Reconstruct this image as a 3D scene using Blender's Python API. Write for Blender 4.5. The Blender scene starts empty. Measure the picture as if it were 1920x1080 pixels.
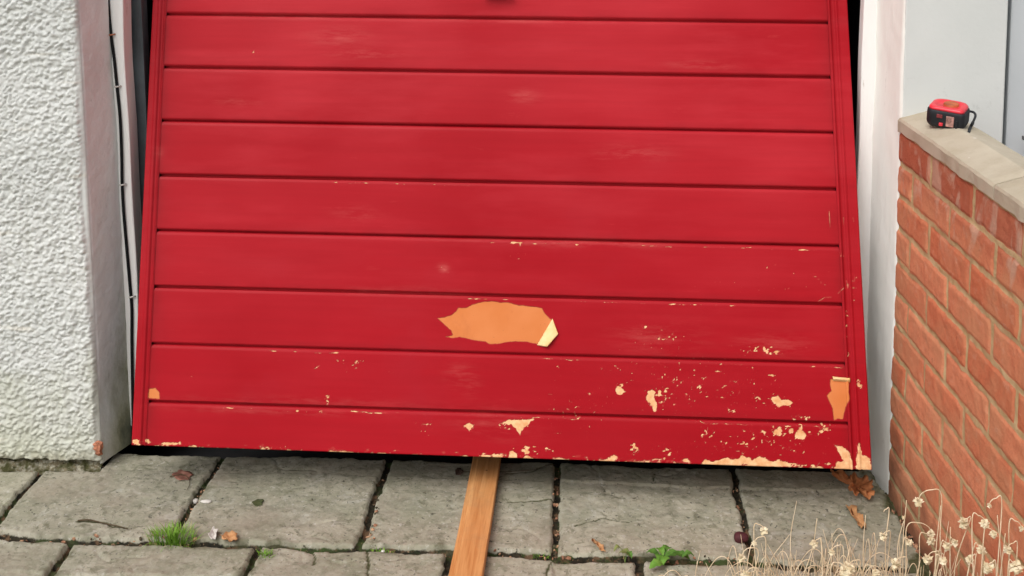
import bpy, bmesh, math, random
import numpy as np
from mathutils import Vector, Matrix

sc = bpy.context.scene
C = sc.collection
R = math.radians
random.seed(7)
rng = np.random.default_rng(11)

# ------------------------------------------------------------------ camera
F_PX, PY = 2289.3, -19.83                     # focal length in px of a 1920 wide frame; row of the optical axis
CAM = np.array([-0.6807, -2.7371, 1.5224])
PITCH, YAW, ROLL = R(7.101), R(3.988), R(-0.467)
def cam_axes():
    cp, sp, cy, sy = math.cos(PITCH), math.sin(PITCH), math.cos(YAW), math.sin(YAW)
    f = np.array([-sy * cp, cy * cp, -sp]); r = np.array([cy, sy, 0.0]); u = np.cross(r, f)
    cr, sr = math.cos(ROLL), math.sin(ROLL)
    return r * cr + u * sr, -r * sr + u * cr, f
AX_R, AX_U, AX_F = cam_axes()
cd = bpy.data.cameras.new('camera')
cam = bpy.data.objects.new('camera', cd); C.objects.link(cam)
M = Matrix.Identity(4)
for i in range(3):
    M[i][0], M[i][1], M[i][2], M[i][3] = AX_R[i], AX_U[i], -AX_F[i], CAM[i]
cam.matrix_world = M
cd.sensor_fit = 'HORIZONTAL'; cd.sensor_width = 36.0
cd.lens = F_PX * 36.0 / 1920.0
cd.shift_y = -(540 - PY) / 1920.0
cd.clip_start = 0.05; cd.clip_end = 500
sc.camera = cam
sc.render.resolution_x, sc.render.resolution_y = 1024, 576

# ------------------------------------------------------------------ light
SUN_EL, SUN_AZ = R(50), R(-29)                # azimuth of the sun as seen from the drive: behind the viewer, to the left
sdir = Vector((math.sin(SUN_AZ) * math.cos(SUN_EL), -math.cos(SUN_AZ) * math.cos(SUN_EL), math.sin(SUN_EL)))
w = bpy.data.worlds.new('World'); sc.world = w; w.use_nodes = True
nt = w.node_tree; nt.nodes.clear()
sky = nt.nodes.new('ShaderNodeTexSky'); sky.sky_type = 'NISHITA'; sky.sun_disc = False
sky.sun_elevation = SUN_EL; sky.sun_rotation = math.atan2(sdir.x, sdir.y)
sky.dust_density = 6.0; sky.air_density = 1.0; sky.ozone_density = 1.0
hs = nt.nodes.new('ShaderNodeHueSaturation'); hs.inputs['Saturation'].default_value = 0.30   # cloud cover greys the blue
bg = nt.nodes.new('ShaderNodeBackground'); bg.inputs['Strength'].default_value = 0.15
wo = nt.nodes.new('ShaderNodeOutputWorld')
nt.links.new(sky.outputs[0], hs.inputs['Color']); nt.links.new(hs.outputs[0], bg.inputs[0]); nt.links.new(bg.outputs[0], wo.inputs[0])
sl = bpy.data.lights.new('sun', 'SUN'); sl.energy = 0.9; sl.angle = R(32); sl.color = (1.0, 0.97, 0.93)
so = bpy.data.objects.new('sun', sl); C.objects.link(so)
so.rotation_euler = sdir.to_track_quat('Z', 'Y').to_euler()
sc.view_settings.view_transform = 'Standard'; sc.view_settings.look = 'None'
sc.view_settings.exposure = -0.02; sc.view_settings.gamma = 1.0
sc.render.engine = 'CYCLES'; sc.cycles.use_denoising = True

# ------------------------------------------------------------------ helpers: measuring
def ray(x, y): return AX_F * F_PX + AX_R * (x - 960) + AX_U * (PY - y)
def on_z(x, y, z=0.0):
    d = ray(x, y); return CAM + d * ((z - CAM[2]) / d[2])
def on_y(x, y, Y):
    d = ray(x, y); return CAM + d * ((Y - CAM[1]) / d[1])
def on_x(x, y, X):
    d = ray(x, y); return CAM + d * ((X - CAM[0]) / d[0])

# ------------------------------------------------------------------ helpers: noise
def vnoise(x, y, seed=0):
    g = np.random.default_rng(seed).random((256, 256))
    xi = np.floor(x).astype(int); yi = np.floor(y).astype(int)
    fx = x - xi; fy = y - yi
    fx = fx * fx * (3 - 2 * fx); fy = fy * fy * (3 - 2 * fy)
    a = g[yi & 255, xi & 255]; b = g[yi & 255, (xi + 1) & 255]
    c = g[(yi + 1) & 255, xi & 255]; d = g[(yi + 1) & 255, (xi + 1) & 255]
    return (a * (1 - fx) + b * fx) * (1 - fy) + (c * (1 - fx) + d * fx) * fy
def fbm(x, y, seed=0, oct=4, lac=2.03, gain=0.5):
    s = 0; a = 1; t = 0
    for o in range(oct):
        s = s + a * vnoise(x, y, seed + o); t += a; a *= gain; x = x * lac + 17.3; y = y * lac + 5.1
    return s / t
def smooth(e0, e1, x):
    t = np.clip((x - e0) / (e1 - e0), 0, 1); return t * t * (3 - 2 * t)

# ------------------------------------------------------------------ helpers: objects
def link(name, me, mat=None, parent=None):
    o = bpy.data.objects.new(name, me); C.objects.link(o)
    if mat is not None: me.materials.append(mat)
    if parent is not None:
        o.parent = parent
        o.matrix_parent_inverse = Matrix.Translation(-Vector(parent.location)) if parent.type == 'EMPTY' and parent.get('_inv') else Matrix.Identity(4)
    return o
def tag(o, label, cat, group=None):
    o['label'] = label; o['category'] = cat
    if group: o['group'] = group
    return o
def thing(name, label, cat, group=None, loc=(0, 0, 0)):
    o = bpy.data.objects.new(name, None); C.objects.link(o); o.location = loc
    o.empty_display_size = 0.05
    return tag(o, label, cat, group)
def under(parent, o):                         # child meshes are written in world coordinates
    o.parent = parent; o.matrix_parent_inverse = Matrix.Translation(-Vector(parent.location)); return o
def grid_mesh(name, P, mat, parent=None, attrs=None, flip=False, smooth_shade=True):
    ny, nx = P.shape[:2]
    me = bpy.data.meshes.new(name)
    idx = np.arange(ny * nx).reshape(ny, nx)
    q = np.stack([idx[:-1, :-1], idx[:-1, 1:], idx[1:, 1:], idx[1:, :-1]], -1).reshape(-1, 4)
    if flip: q = q[:, ::-1]
    n = len(q)
    me.vertices.add(ny * nx); me.vertices.foreach_set('co', P.reshape(-1).astype(np.float32))
    me.loops.add(n * 4); me.loops.foreach_set('vertex_index', q.reshape(-1).astype(np.int32))
    me.polygons.add(n); me.polygons.foreach_set('loop_start', (np.arange(n) * 4).astype(np.int32))
    me.polygons.foreach_set('loop_total', np.full(n, 4, np.int32))
    me.polygons.foreach_set('use_smooth', np.full(n, smooth_shade, bool))
    me.update(calc_edges=True)
    for k, v in (attrs or {}).items():
        at = me.attributes.new(k, 'FLOAT', 'POINT'); at.data.foreach_set('value', np.ascontiguousarray(v, np.float32).reshape(-1))
    o = link(name, me, mat)
    if parent is not None: under(parent, o)
    return o
def bm_obj(name, bm, mat, parent=None, smooth_shade=False):
    me = bpy.data.meshes.new(name); bm.normal_update(); bm.to_mesh(me); bm.free()
    if smooth_shade:
        for p in me.polygons: p.use_smooth = True
    o = link(name, me, mat)
    if parent is not None: under(parent, o)
    return o
def add_box(bm, lo, hi, bevel=0.0, segs=2):
    x0, y0, z0 = lo; x1, y1, z1 = hi
    vs = [bm.verts.new(p) for p in ((x0, y0, z0), (x1, y0, z0), (x1, y1, z0), (x0, y1, z0), (x0, y0, z1), (x1, y0, z1), (x1, y1, z1), (x0, y1, z1))]
    fs = [bm.faces.new([vs[i] for i in f]) for f in ((0, 3, 2, 1), (4, 5, 6, 7), (0, 1, 5, 4), (1, 2, 6, 5), (2, 3, 7, 6), (3, 0, 4, 7))]
    if bevel:
        es = list({e for f in fs for e in f.edges})
        bmesh.ops.bevel(bm, geom=es, offset=bevel, segments=segs, profile=0.5, affect='EDGES')
def add_tube(bm, pts, rad, n=6, cap=True):
    pts = [Vector(p) for p in pts]; rings = []
    rs = rad if isinstance(rad, (list, tuple)) else [rad] * len(pts)
    up = Vector((0.123, 0.31, 0.94)).normalized()
    for i, p in enumerate(pts):
        t = (pts[min(i + 1, len(pts) - 1)] - pts[max(i - 1, 0)]).normalized()
        s = t.cross(up)
        if s.length < 1e-3: s = t.cross(Vector((1, 0, 0)))
        s.normalize(); b = s.cross(t)
        rings.append([bm.verts.new(p + (s * math.cos(2 * math.pi * k / n) + b * math.sin(2 * math.pi * k / n)) * rs[i]) for k in range(n)])
    for a, b in zip(rings, rings[1:]):
        for k in range(n): bm.faces.new((a[k], a[(k + 1) % n], b[(k + 1) % n], b[k]))
    if cap:
        bm.faces.new(rings[0][::-1]); bm.faces.new(rings[-1])
def spline(pts, n):
    P = [np.array(p, float) for p in pts]; P = [2 * P[0] - P[1]] + P + [2 * P[-1] - P[-2]]; out = []
    for i in range(1, len(P) - 2):
        for k in range(n):
            t = k / n
            out.append(0.5 * ((2 * P[i]) + (P[i + 1] - P[i - 1]) * t + (2 * P[i - 1] - 5 * P[i] + 4 * P[i + 1] - P[i + 2]) * t * t + (3 * P[i] - P[i - 1] - 3 * P[i + 1] + P[i + 2]) * t ** 3))
    out.append(P[-2]); return out

# ------------------------------------------------------------------ helpers: materials
class Mat:
    def __init__(s, name, rough=0.8, spec=0.3):
        s.m = bpy.data.materials.new(name); s.m.use_nodes = True; s.t = s.m.node_tree
        s.b = s.t.nodes['Principled BSDF']; s.b.inputs['Roughness'].default_value = rough
        s.b.inputs['Specular IOR Level'].default_value = spec
        s._co = None
    def n(s, kind, **kw):
        x = s.t.nodes.new(kind)
        for k, v in kw.items(): setattr(x, k, v)
        return x
    def put(s, sock, v):
        if isinstance(v, bpy.types.NodeSocket): s.t.links.new(v, sock)
        elif isinstance(v, (tuple, list)) and len(v) == 3 and sock.type == 'RGBA': sock.default_value = (*v, 1)
        else: sock.default_value = v
    def co(s, scale=(1, 1, 1)):
        if s._co is None: s._co = s.n('ShaderNodeTexCoord').outputs['Object']
        mp = s.n('ShaderNodeMapping'); mp.inputs['Scale'].default_value = scale
        s.t.links.new(s._co, mp.inputs['Vector']); return mp.outputs[0]
    def noise(s, scale, detail=4, rough=0.55, stretch=(1, 1, 1), dist=0.0):
        x = s.n('ShaderNodeTexNoise'); s.put(x.inputs['Vector'], s.co(stretch))
        x.inputs['Scale'].default_value = scale; x.inputs['Detail'].default_value = detail
        x.inputs['Roughness'].default_value = rough; x.inputs['Distortion'].default_value = dist
        return x.outputs['Fac']
    def rng(s, v, a, b, c=0.0, d=1.0):
        x = s.n('ShaderNodeMapRange'); s.put(x.inputs[0], v)
        for i, q in enumerate((a, b, c, d)): x.inputs[i + 1].default_value = q
        return x.outputs[0]
    def math(s, op, a, b=0.0):
        x = s.n('ShaderNodeMath', operation=op); s.put(x.inputs[0], a); s.put(x.inputs[1], b); return x.outputs[0]
    def mix(s, f, a, b, mode='MIX'):
        x = s.n('ShaderNodeMix', data_type='RGBA', blend_type=mode)
        s.put(x.inputs[0], f); s.put(x.inputs[6], a); s.put(x.inputs[7], b); return x.outputs[2]
    def attr(s, name): return s.n('ShaderNodeAttribute', attribute_name=name).outputs['Fac']
    def sep(s):
        x = s.n('ShaderNodeSeparateXYZ'); s.put(x.inputs[0], s.co()); return x.outputs
    def bump(s, h, dist=0.002, strength=1.0, prev=None):
        x = s.n('ShaderNodeBump'); x.inputs['Strength'].default_value = strength; x.inputs['Distance'].default_value = dist
        s.put(x.inputs['Height'], h)
        if prev is not None: s.put(x.inputs['Normal'], prev)
        s.t.links.new(x.outputs[0], s.b.inputs['Normal']); return x.outputs[0]
    def color(s, v): s.put(s.b.inputs['Base Color'], v); return s
    def rough(s, v): s.put(s.b.inputs['Roughness'], v); return s
def plain(name, col, rough=0.7, spec=0.3, var=0.25, scale=30, bump=0.0):
    m = Mat(name, rough, spec); f = m.noise(scale)
    m.color(m.mix(m.rng(f, 0.3, 0.7), tuple(c * (1 - var) for c in col), tuple(min(1, c * (1 + var)) for c in col)))
    if bump: m.bump(f, bump)
    return m.m

# ------------------------------------------------------------------ layout constants (metres)
WL, WR = -1.88, 0.0                           # corners of the opening in the wall face (Y = 0)
YFL, YFR = 0.11, 0.13                                   # front of the timber frame inside the reveal
BA = R(4.587); H0 = 0.861                     # brick wall: turn and top of brickwork
TD = np.array([math.sin(BA), -math.cos(BA), 0]); ND = np.array([math.cos(BA), math.sin(BA), 0])
def bw(off, t, z): return ND * off + TD * t + np.array([0, 0, z])

# ================================================================== GROUND
def paving_material():
    m = Mat('riven_concrete', 0.85, 0.25)
    joint, tone = m.attr('joint'), m.attr('tone')
    big = m.noise(5, 5, 0.6); mid = m.noise(22, 6, 0.65, dist=0.6); fine = m.noise(140, 4, 0.7)
    c = m.mix(m.rng(big, 0.35, 0.65), (0.345, 0.323, 0.240), (0.435, 0.408, 0.318))
    c = m.mix(m.math('MULTIPLY', m.rng(mid, 0.48, 0.66), 0.7), c, (0.175, 0.168, 0.112))
    c = m.mix(m.math('MULTIPLY', m.rng(m.noise(13, 5, 0.7, dist=1.2), 0.56, 0.66), 0.5), c, (0.52, 0.505, 0.445))
    c = m.mix(m.math('MULTIPLY', m.rng(m.noise(8, 5, 0.7), 0.45, 0.65), 0.65), c, (0.225, 0.232, 0.148))
    c = m.mix(m.math('MULTIPLY', m.rng(m.noise(34, 6, 0.72, dist=0.5), 0.54, 0.62), 0.75), c, (0.135, 0.132, 0.074))
    c = m.mix(m.rng(m.noise(105, 3, 0.6), 0.63, 0.675), c, (0.060, 0.056, 0.036))
    c = m.mix(m.rng(m.noise(58, 5, 0.7, stretch=(0.8, 1.1, 1)), 0.655, 0.69), c, (0.055, 0.054, 0.030))
    c = m.mix(m.math('MULTIPLY', m.rng(m.noise(90, 3, 0.6, stretch=(1.1, 0.9, 1)), 0.62, 0.68), 0.6), c, (0.56, 0.54, 0.48))
    c = m.mix(m.math('MULTIPLY', m.rng(m.noise(6, 4, 0.6), 0.52, 0.66), 0.5), c, (0.33, 0.27, 0.205))
    c = m.mix(m.math('MULTIPLY', m.rng(m.noise(3.1, 5, 0.65), 0.50, 0.62), 0.45), c, (0.19, 0.195, 0.125))
    c = m.mix(m.math('MULTIPLY', m.rng(fine, 0.35, 0.7), 0.35), c, (0.44, 0.42, 0.36))
    tn = m.n('ShaderNodeMix', data_type='RGBA', blend_type='MULTIPLY'); tn.inputs[0].default_value = 1
    m.put(tn.inputs[6], c); cb = m.n('ShaderNodeCombineColor'); [m.put(cb.inputs[i], tone) for i in range(3)]; m.put(tn.inputs[7], cb.outputs[0])
    c = tn.outputs[2]
    dirt = m.mix(m.rng(m.noise(60, 4), 0.4, 0.62), (0.010, 0.009, 0.005), (0.034, 0.027, 0.015))
    dirt = m.mix(m.rng(m.noise(16, 3), 0.50, 0.62), dirt, (0.040, 0.060, 0.016))
    dirt = m.mix(m.rng(m.noise(38, 4), 0.56, 0.64), dirt, (0.11, 0.065, 0.035))
    dirt = m.mix(m.rng(m.noise(110, 2), 0.66, 0.72), dirt, (0.22, 0.15, 0.09))
    c = m.mix(m.rng(m.math('ADD', joint, m.rng(fine, 0.2, 0.8, -0.18, 0.18)), 0.40, 0.62), c, dirt)
    c = m.mix(m.rng(m.attr('moss'), 0.35, 0.75), c, m.mix(m.rng(fine, 0.4, 0.6), (0.05, 0.055, 0.02), (0.09, 0.085, 0.045)))
    m.color(c)
    m.bump(m.math('ADD', m.math('MULTIPLY', mid, 0.6), m.math('MULTIPLY', fine, 0.35)), 0.0045, 0.6)
    return m.m
PAVE = paving_material()

def make_paving():
    nx, ny = 900, 330
    X = np.linspace(-3.0, 0.36, nx)[None, :].repeat(ny, 0)
    ys = np.concatenate([np.linspace(-1.25, -0.56, 110, endpoint=False), np.linspace(-0.56, 0.092, 220)])
    Y = ys[:, None].repeat(nx, 1)
    jx = (fbm(X * 9, Y * 9, 3) - 0.5) * 0.022 + (fbm(X * 45, Y * 45, 5, 3) - 0.5) * 0.009
    jy = (fbm(X * 8, Y * 8, 8) - 0.5) * 0.026 + (fbm(X * 45, Y * 45, 9, 3) - 0.5) * 0.010
    Xw, Yw = X + jx, Y + jy
    rowA = (Y > -0.297); rowB = (~rowA) & (Y > -0.725)
    colsA = np.arange(-3.293, 0.8, 0.42); colsB = np.arange(-3.063, 0.8, 0.4125)
    def near(cols): return np.min(np.abs(Xw[..., None] - cols), -1)
    dA, dB = near(colsA), near(colsB)
    rows = np.array([-1.145, -0.722, -0.297])
    dr = np.min(np.abs(Yw[..., None] - rows), -1)
    isA = (Yw > -0.297) | (Yw < -0.722)
    dv = np.where(isA, dA, dB)
    hw = 0.0074
    d = np.minimum(dv - hw, dr - 0.0112)
    d = np.minimum(d, np.where((X < -1.886), -0.012 - Yw, 1.0))          # the paving stops short of the rendered wall
    d = np.minimum(d, 0.088 - Yw * 1.0)
    wl = X * ND[0] + Y * ND[1]                                            # distance from the brick wall face
    d = np.minimum(d, -wl - 0.012 + (fbm(X * 30, Y * 30, 31, 3) - 0.5) * 0.02)
    joint = 1 - smooth(-0.0025, 0.0030, d)
    gone = smooth(0.55, 0.7, fbm(X * 7, Y * 7, 77, 2)) * 0.0
    # thin crack lines
    cr = np.full_like(X, 1.0)
    def crack(pts, w):
        nonlocal cr
        for (a, b) in zip(pts, pts[1:]):
            ab = np.array(b) - np.array(a); L = ab @ ab
            t = np.clip(((Xw - a[0]) * ab[0] + (Yw - a[1]) * ab[1]) / L, 0, 1)
            cr = np.minimum(cr, np.hypot(Xw - a[0] - t * ab[0], Yw - a[1] - t * ab[1]) / w)
    px = lambda x, y: tuple(on_z(x, y)[:2])
    crack([px(1040, 1035), px(1028, 1060), px(1020, 1085)], 0.003)
    crack([px(145, 978), px(190, 981), px(235, 992)], 0.0035)
    crack([px(950, 886), px(1000, 884), px(1040, 870)], 0.0025)
    crack([px(950, 940), px(985, 940), px(1035, 937)], 0.0025)
    crack([px(585, 1030), px(590, 1050), px(584, 1062)], 0.003)
    crack([px(690, 1035), px(694, 1055), px(690, 1085)], 0.003)
    crack([px(1080, 985), px(1130, 965), px(1180, 976)], 0.002)
    crack([px(1225, 885), px(1228, 905)], 0.002)
    crk = 1 - smooth(0.5, 1.4, cr)
    rel = (fbm(X * 5, Y * 5, 40, 4) - 0.5) * 0.007 + (fbm(X * 26, Y * 26, 50, 4) - 0.5) * 0.0040 + (fbm(X * 95, Y * 95, 53, 3) - 0.5) * 0.0030
    rel += -smooth(0.035, 0.0, np.abs(fbm(X * 7, Y * 7, 60, 3) - 0.5)) * smooth(0.5, 0.62, fbm(X * 4, Y * 4, 64, 2)) * 0.0022              # riven ridges
    sid = (np.floor((Xw + 3.293) / 0.42) * 3 + np.floor(Yw * 2.4) * 7).astype(int)
    tilt = ((sid * 37) % 11 - 5) * 0.0006
    Z = rel * (1 - joint) + tilt * (1 - joint) - joint * 0.012 - (1 - smooth(0, 0.008, d)) * 0.002 - crk * 0.004 + joint * (fbm(X * 70, Y * 70, 66, 3) - 0.5) * 0.016
    Z += 0.001
    tone = 0.93 + ((sid * 53) % 13 - 6) * 0.012 + np.where(Y < -0.297, 0.02, 0.0)
    moss = (1 - smooth(0.0, 0.10, -wl)) * fbm(X * 25, Y * 25, 90, 4) * 1.25 + (1 - smooth(0.0, 0.05, d)) * smooth(0.56, 0.74, fbm(X * 14, Y * 14, 91, 3)) * 0.6
    moss = np.maximum(moss, crk * 0.8)
    P = np.stack([X, Y, Z], -1)
    # far edge turns down into an added drop that keeps the floor dark
    skirt = P[-1:].copy(); skirt[..., 2] = -0.12; skirt[..., 1] += 0.004
    ext = lambda A, v=None: np.concatenate([A, A[-1:] if v is None else np.full_like(A[-1:], v)], 0)
    o = grid_mesh('paving', np.concatenate([P, skirt], 0), PAVE, None, dict(joint=ext(joint), tone=ext(tone), moss=ext(moss)))
    o['kind'] = 'structure'
    return P
PAVING = make_paving()

soil = plain('soil', (0.05, 0.042, 0.03), 0.95, 0.1, 0.5, 40, 0.01)
def plane_obj(name, rect, z, mat):
    bm = bmesh.new(); x0, y0, x1, y1 = rect
    bm.faces.new([bm.verts.new(p) for p in ((x0, y0, z), (x1, y0, z), (x1, y1, z), (x0, y1, z))])
    return bm_obj(name, bm, mat)
g = plane_obj('ground', (-60, -60, 60, 60), -0.14, soil); g['kind'] = 'structure'
dr_m = Mat('driveway_slabs', 0.9, 0.2)
bt = dr_m.n('ShaderNodeTexBrick'); dr_m.put(bt.inputs['Vector'], dr_m.co()); bt.inputs['Scale'].default_value = 1.0
bt.inputs['Brick Width'].default_value = 0.42; bt.inputs['Row Height'].default_value = 0.42; bt.inputs['Mortar Size'].default_value = 0.008
bt.inputs['Color1'].default_value = (0.24, 0.23, 0.19, 1); bt.inputs['Color2'].default_value = (0.29, 0.28, 0.24, 1); bt.inputs['Mortar'].default_value = (0.03, 0.03, 0.02, 1)
dr_m.color(dr_m.mix(dr_m.rng(dr_m.noise(9, 6), 0.4, 0.7, 0, 0.5), bt.outputs[0], (0.15, 0.15, 0.11))); dr_m.bump(dr_m.noise(25, 6), 0.006)
def driveway():
    bm = bmesh.new()
    for (x0, y0, x1, y1) in ((-30, -40, 30, -1.25), (-30, -1.25, -3.0, -0.005), (0.36, -1.25, 30, -0.005)):
        bm.faces.new([bm.verts.new(p) for p in ((x0, y0, -0.004), (x1, y0, -0.004), (x1, y1, -0.004), (x0, y1, -0.004))])
    o = bm_obj('driveway', bm, dr_m.m); o['kind'] = 'structure'
driveway()
dark_floor = plain('unlit_floor_shade', (0.03, 0.03, 0.032), 0.95, 0.1, 0.3, 12)
o = plane_obj('added_sunk_floor', (-2.2, 0.10, 0.3, 4.5), -0.10, dark_floor); o['kind'] = 'structure'  # added drop: floor sunk and coloured near black to look unlit

# ================================================================== LEFT RENDERED WALL
def rough_material():
    m = Mat('roughcast_paint', 0.95, 0.05)
    h = m.attr('h'); z = m.sep()[2]
    c = m.mix(m.rng(m.noise(3, 4), 0.35, 0.65), (0.58, 0.60, 0.58), (0.655, 0.67, 0.65))
    c = m.mix(m.math('MULTIPLY', m.rng(h, 0.38, 0.02), 0.50), c, (0.36, 0.36, 0.31))              # pits toned darker than the bumps
    low = m.rng(m.math('ADD', z, m.rng(m.noise(6, 4), 0.2, 0.8, -0.16, 0.16)), 0.30, 0.02)
    c = m.mix(m.math('MULTIPLY', low, 0.55), c, (0.46, 0.47, 0.33))
    run = m.math('MULTIPLY', m.rng(m.noise(9, 4, 0.6, stretch=(1.6, 1, 0.22)), 0.56, 0.72), m.rng(z, 0.75, 0.05, 0.1, 0.5))
    c = m.mix(run, c, (0.42, 0.43, 0.34))
    foot = m.rng(m.math('ADD', z, m.rng(m.noise(30, 4), 0.2, 0.8, -0.035, 0.035)), 0.055, 0.02)
    c = m.mix(m.math('MULTIPLY', foot, 0.55), c, (0.28, 0.26, 0.18))
    c = m.mix(m.math('MULTIPLY', m.rng(m.noise(4, 3, stretch=(1, 1, 6)), 0.64, 0.75), 0.35), c, (0.62, 0.55, 0.42))
    m.color(c); m.bump(m.noise(260, 4, 0.7), 0.0012, 0.7)
    return m.m
ROUGH = rough_material()
left_wall = thing('rendered_wall', 'white pebble-textured rendered wall with smooth pinkish reveal, left of the red garage door', 'wall', loc=(-2.4, 0, 0))
def roughcast():
    step = 0.0027
    xs = np.arange(-2.8, WL - 0.004, step); zs = np.arange(0.024, 1.40, step)
    X, Z = np.meshgrid(xs, zs)
    H = np.zeros_like(X)
    n = 40000
    bx = rng.uniform(xs[0], xs[-1], n); bz = rng.uniform(zs[0], zs[-1], n)
    ra = rng.uniform(0.0030, 0.0068, n); rb = ra * rng.uniform(0.40, 0.75, n); ht = rng.uniform(0.25, 1.0, n) * (ra / 0.0068) ** 0.5
    an = rng.normal(0.35, 0.5, n)
    for i in range(n):
        r = ra[i] * 1.25
        i0 = max(0, int((bx[i] - r - xs[0]) / step)); i1 = min(len(xs), int((bx[i] + r - xs[0]) / step) + 2)
        j0 = max(0, int((bz[i] - r - zs[0]) / step)); j1 = min(len(zs), int((bz[i] + r - zs[0]) / step) + 2)
        dx = xs[None, i0:i1] - bx[i]; dz = zs[j0:j1, None] - bz[i]
        ca, sa = math.cos(an[i]), math.sin(an[i])
        q = ((dx * ca + dz * sa) / ra[i]) ** 2 + ((-dx * sa + dz * ca) / rb[i]) ** 2
        b = ht[i] * np.sqrt(np.clip(1 - q * 0.8, 0, 1))
        H[j0:j1, i0:i1] = np.maximum(H[j0:j1, i0:i1], b)
    # soften, break up, fade towards the smooth corner bead
    K = np.array([1, 2, 1]) / 4
    Hs = H.copy()
    for _ in range(1):
        Hs[1:-1] = Hs[:-2] * .25 + Hs[1:-1] * .5 + Hs[2:] * .25
        Hs[:, 1:-1] = Hs[:, :-2] * .25 + Hs[:, 1:-1] * .5 + Hs[:, 2:] * .25
    H = (Hs * 0.2 + H * 0.8) * 0.85 + fbm(X * 160, Z * 160, 21, 3) * 0.35
    edge = WL - 0.004 + (fbm(Z * 6, X * 0 + 2, 33, 3) - 0.5) * 0.02 - 0.006
    fade = smooth(-0.002, 0.008, edge - X) * 0.93 + 0.07
    foot = smooth(0.0, 0.05, Z - 0.024)
    ragged = (fbm(X * 40, X * 0, 44, 3) - 0.5) * 0.010
    D = (H * 0.0085 + fbm(X * 60, Z * 70, 25, 3) * 0.004) * fade + (fbm(X * 5, Z * 5, 22, 3) - 0.5) * 0.010 * fade
    Y = -0.001 - D
    Y = Y + (1 - smooth(0, 0.010, WL - 0.002 - X)) ** 2 * 0.006      # rounded corner
    Zp = Z + np.where(Z < 0.03, ragged, 0)
    P = np.stack([X, Y, Zp], -1)
    foot_row = P[:1].copy(); foot_row[..., 1] = 0.03
    side = P[:, -1:].copy(); side[..., 0] += 0.004; side[..., 1] += 0.006
    Hh = H * fade + (1 - fade) * 0.5
    P = np.concatenate([foot_row, P], 0); A = np.concatenate([Hh[:1] * 0, Hh], 0)
    o = grid_mesh('roughcast', P, ROUGH, left_wall, dict(h=A))
roughcast()
def reveal_material(name, a, b, moss=True):  # moss also switches on the shade painted towards the frame
    m = Mat(name, 0.85, 0.25); z = m.sep()[2]; y = m.sep()[1]
    c = m.mix(m.rng(m.noise(8, 5), 0.35, 0.65), a, b)
    c = m.mix(m.rng(m.noise(48, 4, 0.7, stretch=(1, 1, 0.6)), 0.68, 0.74), c, tuple(q * 0.62 for q in a))
    if moss:
        k = m.math('ADD', m.rng(z, 0.45, 0.05), m.rng(y, 0.02, 0.11, -0.45, 0.25))  # moss low down, with shade painted in deeper towards the frame
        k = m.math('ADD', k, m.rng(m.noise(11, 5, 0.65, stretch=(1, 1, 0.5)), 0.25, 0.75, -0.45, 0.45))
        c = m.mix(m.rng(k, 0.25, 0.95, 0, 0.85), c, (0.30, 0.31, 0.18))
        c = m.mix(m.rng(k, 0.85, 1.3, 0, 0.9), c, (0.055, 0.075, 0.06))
    m.color(c); m.bump(m.noise(28, 6, 0.6), 0.006, 0.7)
    return m.m
REV_L = reveal_material('reveal_paint_pinkish', (0.745, 0.77, 0.755), (0.80, 0.82, 0.81))
def reveal(name, X0, sgn, mat, parent, y0, y1, z0, z1, splay):
    ys = np.linspace(y0, y1, 40); zs = np.linspace(z0, z1, 260)
    Y, Z = np.meshgrid(ys, zs)
    X = X0 + sgn * (splay * Y + (fbm(Y * 10, Z * 6, 70, 2) - 0.5) * 0.005 - 0.002)
    X = X - sgn * (1 - smooth(0, 0.008, Y - y0)) ** 2 * 0.004
    X = X + sgn * (fbm(Y * 40, Z * 40, 72, 3) - 0.5) * 0.0016
    return grid_mesh(name, np.stack([X, Y, Z], -1), mat, parent, flip=(sgn < 0))
reveal('reveal', WL - 0.004, 1, REV_L, left_wall, 0.003, YFL + 0.004, 0.012, 2.1, 0.31)
wallpaint = plain('wall_paint_white', (0.68, 0.68, 0.655), 0.85, 0.25, 0.06, 6, 0.004)
bm = bmesh.new()
add_box(bm, (-6, 0.004, 1.395), (WL - 0.004, 0.30, 3.0))           # the wall above and beyond the detailed stretch
add_box(bm, (-6, 0.004, 0.0), (-2.797, 0.30, 1.395))
add_box(bm, (-2.797, 0.020, 0.0), (WL - 0.012, 0.30, 1.395))
add_box(bm, (WL - 0.004, 0.006, 2.1), (0.6, 0.30, 3.0))
bm_obj('wall_core', bm, ROUGH, left_wall)
brick_bit = plain('broken_clay', (0.42, 0.17, 0.10), 0.9, 0.2, 0.4, 90, 0.006)
def chip():
    rs = random.Random(2); bm = bmesh.new()
    out = [(172, 828), (178, 826), (186, 826), (193, 829), (194, 838), (191, 845), (193, 852), (186, 855), (178, 853), (180, 846), (173, 841), (176, 835)]
    ctr = on_y(184, 840, -0.011); v0 = bm.verts.new(ctr); mid, rim = [], []
    for x, y in out:
        q = on_y(x, y, -0.002); h = ctr + (q - ctr) * 0.6; h[1] = -0.010 - rs.random() * 0.003
        mid.append(bm.verts.new(h)); rim.append(bm.verts.new(q))
    n = len(out)
    for i in range(n):
        bm.faces.new((v0, mid[i], mid[(i + 1) % n])); bm.faces.new((mid[i], rim[i], rim[(i + 1) % n], mid[(i + 1) % n]))
    bmesh.ops.recalc_face_normals(bm, faces=bm.faces)
    bm_obj('exposed_brick', bm, brick_bit, left_wall)['label'] = 'broken corner showing orange brick'
chip()
plinth_m = Mat('mossy_plinth', 0.95, 0.1)
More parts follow.
